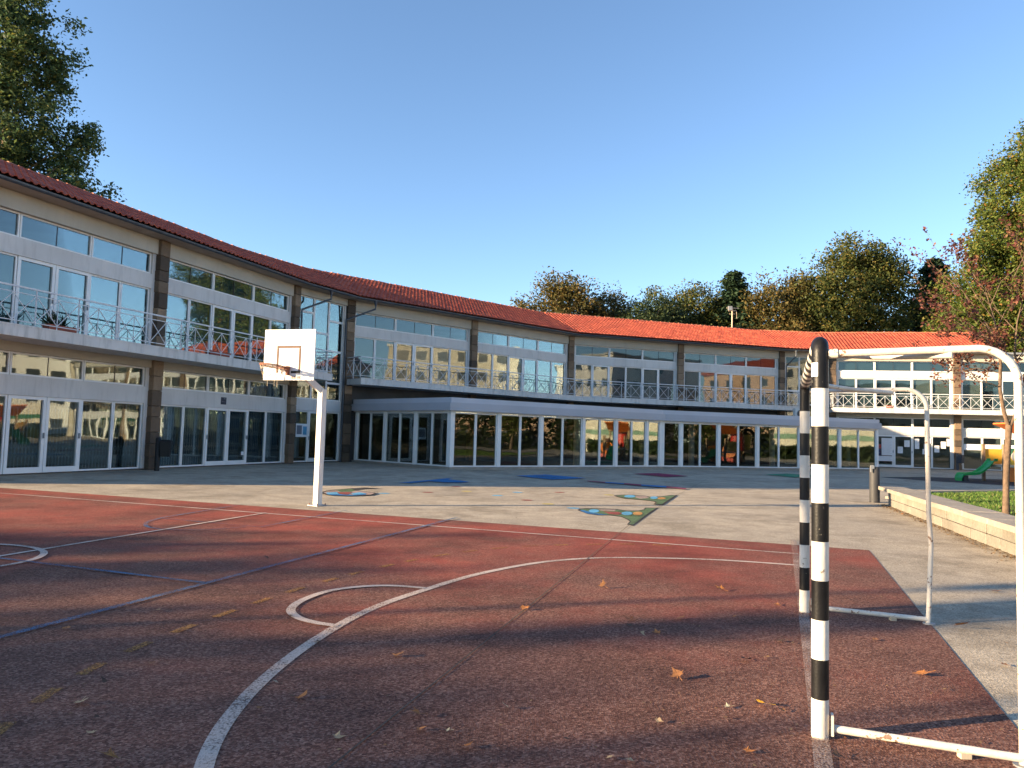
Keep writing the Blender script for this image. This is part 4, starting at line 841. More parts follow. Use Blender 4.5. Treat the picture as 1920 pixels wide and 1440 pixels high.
bl = thing('bollard', (9.72, 20.38, 0), 'dark grey metal cylinder bollard at the left end of the stone wall', 'bollard')
m_ = MB(); m_.tube([(9.72, 20.38, 0), (9.72, 20.38, 0.925), (9.72, 20.38, 0.94)], [0.128, 0.128, 0.122], 28); m_.build('body', MT['bollard'], bl)
m_ = MB(); m_.cyl((9.72, 20.38), 0.132, 0.0, 0.03, 28); m_.build('base_ring', MT['dark'], bl)
m_ = MB(); m_.box(9.555, 9.65, 20.24, 20.27, 0.89, 0.985); m_.box(9.555, 9.575, 20.24, 20.27, 0.80, 0.89); m_.build('latch', MT['zinc'], bl)
def postbin(name, x, y, ang, label, m, hz, col):
    t = thing(name, (x, y, 0), label, 'bin')
    cu = Vector((math.cos(ang), math.sin(ang), 0)); cv = Vector((-cu.y, cu.x, 0)); P = Vector((x, y, 0))
    b = MB(); b.tube([P, P + up3 * (hz + 0.10), P + up3 * (hz + 0.14)], [0.085, 0.085, 0.05], 14); b.build('post', m, t)
    b = MB(); c = P + cu * 0.24
    lo = [c - cu * .14 - cv * .11, c + cu * .14 - cv * .11, c + cu * .14 + cv * .11, c - cu * .14 + cv * .11]; hi = [c - cu * .18 - cv * .14, c + cu * .19 - cv * .14, c + cu * .19 + cv * .14, c - cu * .18 + cv * .14]
    b.hexa([q + up3 * (hz - 0.50) for q in lo] + [q + up3 * hz for q in hi]); b.build('container', m, t)
    b = MB(); b.hexa([q + up3 * (hz + 0.003) for q in hi] + [c * 0.25 + q * 0.75 + up3 * (hz + 0.06) for q in hi]); b.build('lid', col, t)
postbin('litter_bin', -11.80, 25.62, 0.25, 'black litter bin on a post in front of the left stone pillar', MT['blackp'], 0.98, MT['blackp'])
postbin('litter_bin', 30.28, 51.7, -1.2, 'dark grey litter bin on a post beside the sunlit stone pillar', MT['greyp'], 0.98, MT['greyp'])

# ------------------------------------------------------------------ small things on the building
def planter(x, y, z, ang, ln, label, grow, plant=True):
    t = thing('planter_box', (x, y, z), label, 'planter'); cu = Vector((math.cos(ang), math.sin(ang), 0)); cv = Vector((-cu.y, cu.x, 0)); P = Vector((x, y, z)); b = MB()
    lo = [P - cu * ln * .44 - cv * .10, P + cu * ln * .44 - cv * .10, P + cu * ln * .44 + cv * .10, P - cu * ln * .44 + cv * .10]; hi = [P - cu * ln * .5 - cv * .13, P + cu * ln * .5 - cv * .13, P + cu * ln * .5 + cv * .13, P - cu * ln * .5 + cv * .13]
    b.hexa(lo + [q + up3 * .24 for q in hi]); b.build('trough', MT['terra'], t)
    b = MB(); h2 = [P + (q - P) * 1.05 + up3 * .20 for q in hi]; b.hexa(h2 + [q + up3 * .05 for q in h2]); b.build('lip', MT['terra'], t)
    b = MB(); h3 = [P + (q - P) * .92 + up3 * .24 for q in hi]; b.add([tuple(q + up3 * 0.012) for q in h3], [(0, 1, 2, 3)]); b.build('earth', MT['soil'], t)
    if plant:
        b = MB(); r = random.Random(int(x * 10))
        for i in range(int(60 * grow)):
            q = P + cu * r.uniform(-.45, .1) * ln + cv * r.uniform(-.08, .08) + up3 * .25; d = Vector((r.gauss(0, .14), r.gauss(0, .14), r.uniform(.12, .42))) ; e = q + d * grow; w = d.cross(Vector((r.random(), r.random(), 0.1))).normalized() * 0.025
            b.add([q - w, q + w, e + w * .7, e + d * .15, e - w * .7], [(0, 1, 2, 3, 4)])
        b.build('plant', MT['lf_dark'], t)
qA = FA0.p(3.55, 0.75, 4.02); planter(qA.x, qA.y, 4.02, math.atan2(uA.y, uA.x), 1.0, 'terracotta trough with dark leafy plant on the left balcony', 1.0)
qA = FA1.p(2.0, 0.85, 4.02); planter(qA.x, qA.y, 4.02, math.atan2(uA.y, uA.x), 1.1, 'empty long orange planter trough on balcony right of the left pillar', 1.0, False)
qD = FD0.p(3.5, 0.9, 4.02); planter(qD.x, qD.y, 4.02, math.atan2(uD.y, uD.x), 0.45, 'small red flowerpot on the sunlit right balcony', 0.5)
t = thing('door_sign', tuple(FA1.p(3.62, -0.09, 2.53)), 'small square navy sign on the white wall above the left doors', 'sign')
b = MB(); b.fbox(FA1, 3.47, 3.77, -0.098, -0.08, 2.40, 2.68); b.build('plate', MT['signb'], t)
b = MB(); b.fbox(FA1, 3.62, 3.71, -0.08, -0.077, 2.61, 2.645); b.fbox(FA1, 3.50, 3.60, -0.08, -0.077, 2.50, 2.515); b.fbox(FA1, 3.63, 3.72, -0.08, -0.077, 2.50, 2.512); b.build('print', MT['signl'], t)
b = MB(); o = MB(); o.fbox(FA1, 4.88, 5.04, -0.135, -0.13, 0.42, 0.56); tag(o.build('paper_notice', MT['paper']), 'small white paper low on the right leaf of the left double door', 'notice')
# stairwell notice
Fs = Fr(c2, c3)
t = thing('notice_board', tuple(Fs.p(0.8, -0.14, 1.5)), 'framed white and blue poster inside the narrow stair entrance pane', 'poster')
b = MB(); b.fbox(Fs, 0.50, 1.28, -0.165, -0.15, 1.18, 1.78); b.build('sheet', MT['paper'], t); b = MB(); b.fbox(Fs, 0.95, 1.20, -0.150, -0.147, 1.28, 1.66); b.build('print', MT['mlb'], t)
b = MB(); b.fbox(Fs, 0.55, 0.88, -0.150, -0.147, 1.30, 1.70); b.build('photo', MT['signl'], t)
# notices on the right wing ground-floor glass
w6 = (FD0.L - 2 * JW) / 6
def sheetD(s0, s1, z0, z1, m, label, name='paper_notice', cat='notice'):
    t = thing(name, tuple(FD0.p((s0 + s1) / 2, -0.13, (z0 + z1) / 2)), label, cat); b = MB(); b.fbox(FD0, s0, s1, -0.135, -0.128, z0, z1); b.build('sheet', m, t)
    b = MB(); n_ = max(2, int((z1 - z0) / 0.07))
    for i in range(n_): b.fbox(FD0, s0 + 0.03, s1 - 0.03 - 0.06 * ((i * 7) % 3), -0.128, -0.1265, z1 - 0.05 - i * (z1 - z0 - 0.06) / n_ - 0.012, z1 - 0.05 - i * (z1 - z0 - 0.06) / n_)
    b.build('print', MT['ink'], t)
def pos(i, f): return JW + (i + f) * w6
grp = 'paper notices on the right wing windows'
for i, f0, f1, z0, z1, lab in (
    (2, 0.12, 0.95, 0.45, 0.80, 'wide white sheet low on the first notice window of the right wing'), (2, 0.35, 0.95, 0.85, 2.05, 'tall white poster beside the red sheet on right wing glass'),
    (3, 0.20, 0.50, 1.02, 1.48, 'lower of two white papers on the dark right wing door'), (3, 0.55, 0.86, 1.47, 1.93, 'upper of two white papers on the dark right wing door'),
    (4, 0.10, 0.36, 1.35, 2.05, 'white paper left of the goal tube on sunlit glass'), (4, 0.66, 0.98, 1.75, 2.10, 'topmost white paper right of goal tube in stepped row'), (4, 0.58, 0.92, 1.38, 1.73, 'middle white paper right of goal tube in stepped row'), (4, 0.50, 0.80, 1.0, 1.36, 'lowest white paper right of goal tube in stepped row'),
    (5, 0.12, 0.40, 1.15, 1.62, 'lowest of three rising papers beside the sunlit pillar'), (5, 0.46, 0.74, 1.42, 1.90, 'middle of three rising papers beside the sunlit pillar'), (5, 0.76, 1.0, 1.60, 2.10, 'topmost of three rising papers beside the sunlit pillar')):
    sheetD(pos(i, f0) , pos(i, f1) - 0.03, z0, z1, MT['paper'], lab)
sheetD(pos(2, 0.10), pos(2, 0.33), 1.32, 1.62, MT['paperr'], 'small red paper above a navy strip on right wing glass'); sheetD(pos(2, 0.16), pos(2, 0.29), 0.86, 1.30, MT['papern'], 'narrow navy paper strip hanging below the red paper')
w6b = (FD1.L - 2 * JW) / 6
for i, lab in ((0, 'white paper banner across first window right of sunlit pillar'), (1, 'white paper banner across second window right of sunlit pillar'), (2, 'white paper banner half hidden behind the plum tree')):
    t = thing('paper_banner', tuple(FD1.p(JW + (i + .5) * w6b, -0.13, 1.6)), lab, 'banner'); b = MB(); b.fbox(FD1, JW + i * w6b + 0.07, JW + (i + 1) * w6b - 0.07, -0.135, -0.128, 1.38, 1.78); b.build('sheet', MT['paper'], t)
# air-conditioning unit on the annex roof
P0 = Vector((18.95, 49.6, 3.0)); t = thing('air_conditioner', tuple(P0), 'cream outdoor air conditioning unit on the annex roof', 'air conditioner')
Fa = Fr((P0.x - 0.45, P0.y), (P0.x + 0.45, P0.y + 0.05)); b = MB(); b.fbox(Fa, 0, 0.9, -0.34, 0, 3.10, 3.78); b.build('casing', MT['ac'], t)
b = MB(); c = Fa.p(0.36, 0.0, 3.44); b.ring(c, Fa.u, (0, 0, 1), 0.24, 0.018, 24, 6)
for r_ in (0.07, 0.13, 0.19): b.ring(c + Fa.n * 0.004, Fa.u, (0, 0, 1), r_, 0.007, 20, 4)
b.build('fan_grille', MT['zinc'], t)
b = MB(); b.tube([c + Fa.n * 0.001, c + Fa.n * 0.006], 0.225, 22); b.build('fan_opening', MT['dark'], t)
b = MB(); b.fbox(Fa, 0.05, 0.15, -0.30, -0.04, 2.98, 3.10); b.fbox(Fa, 0.75, 0.85, -0.30, -0.04, 2.98, 3.10); b.build('feet', MT['dark'], t)
# roof antenna
ra = Vector((16.25, 56.2, 9.7)); t = thing('roof_antenna', tuple(ra), 'small tan antenna mast standing on the tiled roof ridge', 'antenna')
b = MB(); b.tube([ra, ra + up3 * 1.75], 0.05, 10); b.build('mast', MT['alu'], t)
b = MB()
for z, w in ((1.72, 0.85), (1.52, 0.55), (1.28, 0.40)): b.bar(ra + Vector((-w * .5, 0, z)), ra + Vector((w * .6, 0.1, z + 0.03)), 0.045)
b.bar(ra + Vector((0.33, 0.05, 1.5)), ra + Vector((0.35, 0.05, 0.95)), 0.03); b.build('cross_arms', MT['alu'], t)
b = MB(); b.box(ra.x - 0.30, ra.x - 0.02, ra.y - 0.1, ra.y + 0.1, ra.z + 1.56, ra.z + 1.86); b.build('receiver_box', MT['zinc'], t)

# ------------------------------------------------------------------ playground tower with slide
play = thing('playground_tower', (22.5, 34.6, 0), 'wooden playground tower with green slide, yellow and dark green panels', 'playground')
px0, px1, py0, py1 = 22.12, 24.0, 34.2, 35.7
for x, y in ((px0, py0), (px1, py0), (px0, py1), (px1, py1)):
    b = MB(); b.box(x - .06, x + .06, y - .06, y + .06, 0, 1.72 if x == px0 else 2.3); b.build('corner_post', MT['wood'], play)
b = MB(); b.box(px0 - .05, px1 + .05, py0 - .02, py1 + .05, 0.70, 0.80); b.build('platform', MT['beige'], play)
b = MB(); b.box(px0 + .065, px1 - .065, py0 - .03, py0 + .0, 0.815, 1.19); b.build('yellow_panel', MT['pyellow'], play)
b = MB(); b.box(px0 + .065, px1 - .065, py0 - .028, py0 + .002, 1.195, 1.54); b.build('green_panel', MT['pgreen'], play)
b = MB(); b.box(px0 + .07, px1 - .07, py1, py1 + .03, 0.815, 1.5); b.build('back_panel', MT['pyellow'], play)
b = MB(); cc_ = Vector((22.60 + 0.02, py0 - .03, 1.18)); b.tube([cc_, cc_ - Vector((0, .03, 0))], 0.21, 24); dsc = b.build('grey_disc', MT['pgrey'], play)
b = MB(); b.tube([cc_ + up3 * 0.2 - Vector((0, .005, 0)), cc_ + up3 * 0.2 - Vector((0, .04, 0))], 0.09, 14); b.build('orange_knob', MT['porange'], dsc)
b = MB(); b.box(px0 + .30, px1 - .1, py0 + .15, py0 + .2, 0.05, 0.68); b.build('orange_wall', MT['porange'], play)
b = MB(); b.box(23.2, 23.45, py0 + .0, py0 + .1, 0.28, 0.62); b.build('orange_bar', MT['porange'], play)
b = MB()
for sgn in (-1, 1):
    a = Vector((px0 + .85 - .65, 0, 0))
xa, xb, xm = px0 + 0.55, px1 + 0.35, (px0 + px1) / 2 + 0.45
b.hexa([(xa, py0 - .15, 2.66), (xb - .1, py0 - .15, 2.0), (xb - .1, py1 + .15, 2.0), (xa, py1 + .15, 2.66), (xa + .02, py0 - .15, 2.72), (xb - .06, py0 - .15, 2.07), (xb - .06, py1 + .15, 2.07), (xa + .02, py1 + .15, 2.72)])
b.hexa([(xa - .9, py0 - .15, 2.05), (xa, py0 - .15, 2.66), (xa, py1 + .15, 2.66), (xa - .9, py1 + .15, 2.05), (xa - .9, py0 - .15, 2.11), (xa, py0 - .15, 2.72), (xa, py1 + .15, 2.72), (xa - .9, py1 + .15, 2.11)]) if False else None
b.build('orange_roof', MT['porange'], play)
# slide: curved trough
b = MB(); prof = [(-.30, .13), (-.27, .02), (-.12, 0), (.12, 0), (.27, .02), (.30, .13), (.26, .13), (.24, .03), (-.24, .03), (-.26, .13)]
path = [(22.42, 0.93), (22.28, 0.93), (22.05, 0.82), (21.75, 0.60), (21.48, 0.40), (21.32, 0.31), (21.1, 0.275), (20.72, 0.265), (20.6, 0.24), (20.52, 0.12), (20.50, 0.0)]
vv = []; np_ = len(prof)
for x, z in path:
    for d, hh in prof: vv.append((x - (0.28 if x > 22.2 else 0.12 if x > 21.9 else 0), 34.95 + d, z + hh + 0.0))
fs = [(i * np_ + k, i * np_ + (k + 1) % np_, (i + 1) * np_ + (k + 1) % np_, (i + 1) * np_ + k) for i in range(len(path) - 1) for k in range(np_)]
b.add(vv, fs); b.build('slide', MT['slidegreen'], play)
b = MB(); b.box(20.62, 20.84, 34.75, 35.15, 0.0, 0.26); b.build('slide_foot', MT['dark'], play)
b = MB(); b.tube([(26.3, 33.6, 0.8), (28.2, 33.2, 0.8)], 0.48, 20); t2 = thing('play_tunnel', (27, 33.4, 0), 'orange play tunnel beside the playground tower, outside the picture', 'playground')
b.build('tube', MT['porange'], t2); b = MB(); b.box(26.5, 28.0, 32.9, 33.8, 0, 0.34); b.build('stand', MT['pred'], t2)
b = MB(); b.cyl((25.2, 34.9), 0.5, 0.9, 2.0, 18); b.build('red_drum', MT['pred'], t2); b = MB(); b.cyl((26.2, 34.9), 0.5, 0.7, 2.0, 18); b.build('yellow_drum', MT['pyellow'], t2)
b = MB(); b.box(25.1, 25.25, 34.8, 35.0, 0, 0.9); b.box(26.1, 26.25, 34.8, 35.0, 0, 0.7); b.box(25.2, 26.4, 35.3, 35.42, 0.7, 0.95); b.build('stand_post', MT['wood'], t2)

# ------------------------------------------------------------------ trees
def leaf_mesh(P, size, rng, flat=0.0, narrow=0.55):
    """one rhombic leaf per point, random orientation"""
    n = len(P); nrm_ = rng.normal(size=(n, 3)); nrm_[:, 2] = np.abs(nrm_[:, 2]) + 0.35 + flat; nrm_ /= np.linalg.norm(nrm_, axis=1)[:, None]
    t = rng.normal(size=(n, 3)); t -= nrm_ * (t * nrm_).sum(1)[:, None]; t /= np.linalg.norm(t, axis=1)[:, None]; b = np.cross(nrm_, t)
    s = size * rng.uniform(0.6, 1.35, size=(n, 1)); v = np.empty((n, 4, 3)); bend = nrm_ * s * rng.uniform(-0.2, 0.2, size=(n, 1))
    v[:, 0] = P - t * s * 0.5; v[:, 1] = P + b * s * narrow * 0.5 + bend; v[:, 2] = P + t * s * 0.5; v[:, 3] = P - b * s * narrow * 0.5 + bend
    return v.reshape(-1, 3)
def crown_obj(name, verts, m, par, o):
    n = len(verts); me = bpy.data.meshes.new(name); me.vertices.add(n); me.vertices.foreach_set('co', (verts - np.array(o)).astype(np.float32).ravel())
    q = n // 4; me.loops.add(n); me.loops.foreach_set('vertex_index', np.arange(n, dtype=np.int32)); me.polygons.add(q)
    me.polygons.foreach_set('loop_start', np.arange(0, n, 4, dtype=np.int32)); me.polygons.foreach_set('loop_total', np.full(q, 4, dtype=np.int32)); me.update(calc_edges=True)
    me.materials.append(m); ob = bpy.data.objects.new(name, me); COL.objects.link(ob); ob.parent = par; return ob
def tree(name, base, lobes, nclump, nleaf, size, cl, m, label, tr, seed, group=None, bark='bark', twigs=0, surf=0.55, sprout=0.0, fill=0.5):
    """lobes: (dx, dy, z, rx, ry, rz) ellipsoids that fill the crown; leaves grow in clumps with gaps between"""
    t = thing(name, base, label, 'tree', group); rng = np.random.default_rng(seed); rr = random.Random(seed); B = np.array(base)
    vol = np.array([l[3] * l[4] * l[5] for l in lobes]) ** 0.67; vol /= vol.sum(); cs = []
    for l, f in zip(lobes, vol):
        k = max(3, int(nclump * f)); d = rng.normal(size=(k, 3)); d /= np.linalg.norm(d, axis=1)[:, None]; r = rng.uniform(0, 1, size=(k, 1)) ** (1 - surf) * rng.uniform(0.86, 1.08 + sprout, size=(k, 1))
        cs.append(np.array(l[:3]) + d * r * np.array(l[3:6]))
    C = np.concatenate(cs + [np.array(l[:3]) + (lambda d: d / np.linalg.norm(d, axis=1)[:, None] * rng.uniform(0, 1, size=(len(d), 1)) ** 0.4 * 0.85)(rng.normal(size=(max(3, int(nclump * f * fill)), 3))) * np.array(l[3:6]) for l, f in zip(lobes, vol)]); kk = max(1, nleaf // len(C)); sc = rng.uniform(0.55, 1.3, size=(len(C), 1, 1)) * cl
    P = (C[:, None, :] + np.clip(rng.normal(size=(len(C), kk, 3)), -1.9, 1.9) * sc * np.array([1, 1, 0.75])).reshape(-1, 3) + B
    P = P[P[:, 2] > B[2] + 0.3]
    crown_obj('crown', leaf_mesh(P, size, rng), MT[m], t, base)
    top = 0.74 * max(l[2] + l[5] for l in lobes); b = MB(); pts = []; nseg = 7
    for i in range(nseg + 1):
        f = i / nseg; pts.append((base[0] + 0.25 * math.sin(i * 1.3 + seed) * f, base[1] + 0.2 * math.cos(i + seed) * f, base[2] - 0.05 + top * f))
    b.tube(pts, [tr * (1 - 0.88 * (i / nseg)) for i in range(nseg + 1)], 9); b.build('trunk', MT[bark], t)
    b = MB(); pick = [rr.randrange(len(C)) for _ in range(24 + twigs)]
    for j in pick:
        c = C[j] + B; h = max(base[2] + top * 0.18, c[2] - (c[2] - base[2]) * rr.uniform(0.15, 0.35)); f = min(0.95, (h - base[2]) / top); k = f * nseg; i0 = min(int(k), nseg - 1)
        a = Vector(pts[i0]).lerp(Vector(pts[i0 + 1]), k - i0); e = Vector(c); mid = a.lerp(e, 0.5) + Vector((rr.gauss(0, .2), rr.gauss(0, .2), rr.uniform(0, .5)))
        r0 = tr * (1 - 0.85 * f) * 0.5; b.tube([a, mid, e], [r0, r0 * 0.6, r0 * 0.2], 5, caps=False)
    b.build('limbs', MT[bark], t); return t
def P_(px, Y, h0=0.0): return ((px - 960) / 1427.7 * Y, Y, h0)

# tall tree behind the left wing: a leaning cone of upright sprays
lob = [(0, 0, 9, 6.9, 6.8, 6), (1.0, 0, 15.5, 5.9, 5.6, 4.6), (-2.5, 0, 17, 5, 5, 6), (0.6, 0.3, 20.8, 4.3, 4.2, 4.6), (-0.6, 0, 24, 3.6, 3.6, 5), (0.4, 0, 27, 2.7, 2.7, 4.5), (-1.2, 0, 30, 2.6, 2.6, 5), (0.3, 0, 33, 1.7, 1.7, 4), (5.2, 0, 15.0, 1.9, 1.9, 2.8), (4.0, 0.2, 20.2, 1.5, 1.5, 2.6), (2.4, 0, 25.4, 1.1, 1.1, 2.2), (6.6, 0, 12.2, 1.8, 1.8, 2.6)]
tree('poplar_tree', (-33.9, 49.5, 0), lob, 640, 95000, 0.28, 0.52, 'lf_pop', 'tall dark green conical tree rising behind the left wing roof', 0.55, 4, twigs=20, surf=0.6, sprout=0.2, fill=0.15)
# trees behind the middle roof
tree('autumn_tree', (4.4, 77, 0), [(0, 0, 10, 4.6, 4, 4.6), (-1.6, 0, 13, 3.2, 3, 3.2), (1.6, 0, 14.2, 3.2, 3, 3.4), (0.3, 0, 16, 2.3, 2, 2.2)], 230, 28500, 0.294, 0.62, 'lf_aut', 'brownish autumn tree, leftmost behind the middle roof', 0.35, 11, twigs=16, surf=0.45, sprout=0.1)
tree('autumn_tree', (9.6, 79, 0), [(0, 0, 10, 3.8, 3.5, 4.4), (0.8, 0, 14.3, 2.8, 2.6, 3.2), (-1.2, 0, 13, 2.2, 2, 3)], 180, 20900, 0.294, 0.58, 'lf_aut', 'narrow russet tree second from left behind the middle roof', 0.3, 12, twigs=16, surf=0.45, sprout=0.12)
tree('dark_tree', (13.2, 75, 0), [(0, 0, 9, 4.6, 3.4, 5.4), (0.6, 0, 13.2, 3.6, 2.8, 3.0)], 190, 22800, 0.28, 0.6, 'lf_dark', 'low very dark bushy tree behind the middle roof', 0.3, 13)
tree('olive_green_tree', (17.6, 80, 0), [(0, 0, 10.5, 4.8, 4, 5), (-1.8, 0, 14.5, 3.0, 2.8, 3.2), (1.5, 0, 15, 3.1, 3, 3.4), (3.3, 0, 13, 2, 2, 3)], 260, 30400, 0.294, 0.6, 'lf_olive', 'olive green tree with ragged top left of the layered conifer', 0.35, 14, twigs=14, surf=0.45, sprout=0.12)
tree('olive_green_tree', (27.2, 77, 0), [(0, 0, 10, 4.4, 4, 5), (0.8, 0, 14.5, 3.4, 3, 3.8), (-1.8, 0, 15.4, 2.0, 2, 3), (1.6, 0, 17.2, 1.6, 1.6, 2)], 240, 28500, 0.294, 0.6, 'lf_aut', 'brown-green tree between the conifer and the largest tree', 0.35, 15, twigs=14, surf=0.45, sprout=0.14)
tree('large_broadleaf_tree', (34.6, 76, 0), [(0, 0, 10.5, 6.2, 5, 5.6), (-2.4, 0, 15.5, 4.0, 4, 4), (2.2, 0, 16, 4.2, 4, 4.2), (-1.0, 0, 19.4, 3.2, 3, 3.2), (2.3, 0, 19.2, 2.8, 2.8, 2.8)], 420, 57000, 0.308, 0.66, 'lf_olive', 'largest domed tree behind the right roof, green with brown', 0.5, 16, twigs=14, surf=0.5, sprout=0.08)
tree('dark_tree', (31, 84, 0), [(0, 0, 8, 7, 3, 5)], 200, 22800, 0.315, 0.7, 'lf_dark', 'dark undergrowth tree low behind the largest domed tree', 0.3, 19)
tree('dark_tree', (20.5, 86, 0), [(0, 0, 8, 6, 3, 5)], 180, 20900, 0.315, 0.7, 'lf_dark', 'dark undergrowth tree low behind the roof antenna', 0.3, 20)
def cedar(base, H, R0, label, seed, m='lf_con'):
    t = thing('conifer_tree', base, label, 'tree'); rng = np.random.default_rng(seed); P = []
    n = 22
    for i in range(n):
        f = i / (n - 1); z = H * (0.25 + 0.74 * f); R = R0 * (1 - f) ** 0.62 + 0.35
        for k in range(15):
            a = rng.uniform(0, 2 * pi); Lr = R * rng.uniform(0.65, 1.12); s = np.linspace(0.1, 1, 26)[:, None]
            line_ = np.array([math.cos(a), math.sin(a), 0]) * s * Lr + np.array([0, 0, z]) + np.array([0, 0, 1]) * (0.35 * s ** 2 - 0.1) * R0 * 0.35
            P.append((line_[:, None, :] + rng.normal(size=(26, 3, 3)) * np.array([0.28, 0.28, 0.12])).reshape(-1, 3))
    P = np.concatenate(P) + np.array(base); crown_obj('crown', leaf_mesh(P, 0.46, rng, flat=0.5, narrow=0.5), MT[m], t, base)
    b = MB(); b.tube([base, (base[0], base[1], base[2] + H)], [0.3, 0.04], 8); b.build('trunk', MT['bark'], t)
tree('olive_green_tree', (21.6, 81, 0), [(0, 0, 9.5, 3.6, 3.4, 5), (0.4, 0, 14, 2.8, 2.6, 3.6)], 170, 20000, 0.29, 0.6, 'lf_olive', 'rounded green tree hugging the left side of the layered conifer', 0.3, 21, twigs=8, surf=0.45)
tree('olive_green_tree', (25.2, 80, 0), [(0, 0, 9.5, 3.2, 3.2, 5), (-0.2, 0, 13.6, 2.6, 2.6, 3.4)], 160, 18000, 0.29, 0.6, 'lf_olive', 'rounded green tree hugging the right side of the layered conifer', 0.3, 22, twigs=8, surf=0.45)
tree('olive_green_tree', (30.6, 78, 0), [(0, 0, 10, 3.8, 3.4, 5), (-0.4, 0, 15, 3.0, 2.8, 4.0)], 190, 22000, 0.29, 0.62, 'lf_olive', 'green tree leaning on the left flank of the largest domed tree', 0.3, 23, twigs=8, surf=0.45)
cedar((23.0, 79, 0), 19.0, 3.6, 'layered conifer with flat green tiers behind the middle roof', 31)
cedar((43.4, 78, 0), 20.6, 4.6, 'dark layered conifer between the domed tree and bright right tree', 32)
tree('dark_tree', (44, 80, 0), [(0, 0, 8, 5, 4, 6), (0.5, 0, 13, 3.4, 3, 4.2)], 200, 22800, 0.294, 0.6, 'lf_dark', 'dark leafy tree wrapped behind the right conifer', 0.3, 33)
# bright tree at the right edge
tree('plane_tree', (43.9, 66, 0), [(-0.6, 0, 9, 7.2, 6, 7), (-1.2, -1, 14.6, 6.0, 5, 5.6), (1.4, -1, 19.4, 5.4, 5.2, 5.6), (1.8, 0, 24.2, 4.0, 4.2, 4.8), (3.4, 0, 28.4, 2.6, 2.8, 3.2), (-4.0, -1, 11, 3.4, 3.6, 5)], 800, 150000, 0.28, 0.62, 'lf_mid', 'big sunlit yellow-green tree at the right edge behind the roof end', 0.5, 41, twigs=10, surf=0.62, sprout=0.10, fill=0.25)

# young purple-leaved tree on the lawn
pt = thing('plum_tree', (11.19, 17.27, 0), 'slender purple-leaved plum tree with forked trunk on the lawn', 'tree'); base = Vector((11.19, 17.27, 0))
def V3(x, z, y=0.0): return Vector((x, 17.27 + y, z))
b = MB(); b.tube([V3(11.19, -0.03), V3(11.20, 0.5), V3(11.21, 0.9), V3(11.24, 1.35), V3(11.27, 1.75), V3(11.29, 2.05)], [0.082, 0.066, 0.064, 0.068, 0.062, 0.07], 12); b.build('trunk', MT['barkp'], pt)
b = MB(); limbs = []
L1 = [V3(11.28, 2.0), V3(11.18, 2.35), V3(11.10, 2.85), V3(11.12, 3.4), V3(11.13, 3.95, .05), V3(11.05, 4.5, .1), V3(10.85, 5.2, .1)]
L2 = [V3(11.30, 2.0), V3(11.48, 2.35), V3(11.55, 2.7, -.05), V3(11.48, 3.2, -.1), V3(11.38, 3.7, -.1), V3(11.42, 4.4, -.15), V3(11.6, 5.2, -.2)]
b.tube(L1, [0.048, 0.042, 0.038, 0.034, 0.026, 0.018, 0.006], 9); b.tube(L2, [0.046, 0.040, 0.034, 0.028, 0.022, 0.015, 0.005], 9)
rp2 = random.Random(77); tips = []
def twig(a, e, r, lv=0):
    mid = a.lerp(e, 0.5) + Vector((rp2.gauss(0, .06), rp2.gauss(0, .06), rp2.uniform(-.02, .12))); b.tube([a, mid, e], [r, r * .7, r * .35], 5, caps=False)
    for f in (0.25, 0.45, 0.6, 0.75, 0.9, 1.0): tips.append((a.lerp(mid, f * 2) if f < .5 else mid.lerp(e, f * 2 - 1), lv))
    if lv < 2:
        for f in (0.4, 0.65, 0.85):
            if rp2.random() < 0.85:
                s = a.lerp(e, f); d = (e - a) * rp2.uniform(0.35, 0.6) + Vector((rp2.gauss(0, .22), rp2.gauss(0, .25), rp2.uniform(-.12, .3))); twig(s, s + d, r * 0.6, lv + 1)
br = [(L1, .35, (-0.55, -.1, 0.12)), (L1, .5, (-1.15, .2, 0.2)), (L1, .55, (.3, .4, .5)), (L1, .62, (-1.15, -.3, .55)), (L1, .7, (-0.95, .3, .75)), (L1, .75, (.7, .2, .8)), (L1, .82, (-0.9, -.2, 1.1)), (L1, .9, (.6, -.4, 1.0)), (L1, .95, (-.35, .3, 1.0)),
      (L2, .4, (.5, -.1, .3)), (L2, .5, (-.5, -.3, .4)), (L2, .6, (.7, .3, .6)), (L2, .7, (.6, -.4, .9)), (L2, .78, (-.6, .4, .9)), (L2, .86, (.8, .1, .9)), (L2, .95, (-.2, -.4, 1.0)), (L1, .58, (-1.15, -.2, .85)), (L1, .66, (-1.0, .1, 1.5)), (L1, .45, (-0.9, .3, .02)), (L1, .68, (-.8, .5, .15)), (L1, .6, (-.55, -.5, .1))]
for Lm, f, d in br:
    k = f * (len(Lm) - 1); i0 = int(k); s = Lm[i0].lerp(Lm[min(i0 + 1, len(Lm) - 1)], k - i0); twig(s, s + Vector(d), 0.013)
b.build('limbs', MT['barkp'], pt)
rng = np.random.default_rng(9); Pp = []
for q, lv in tips:
    if lv == 0 and rp2.random() < 0.4: continue
    for _ in range((1 if lv < 2 else 3) if q.x < 10.5 else (2 if lv < 2 else 5)): Pp.append(np.array(q) + rng.normal(size=3) * 0.05)
crown_obj('crown', leaf_mesh(np.array(Pp), 0.08, rng, narrow=0.65), MT['lf_plum'], pt, tuple(base))

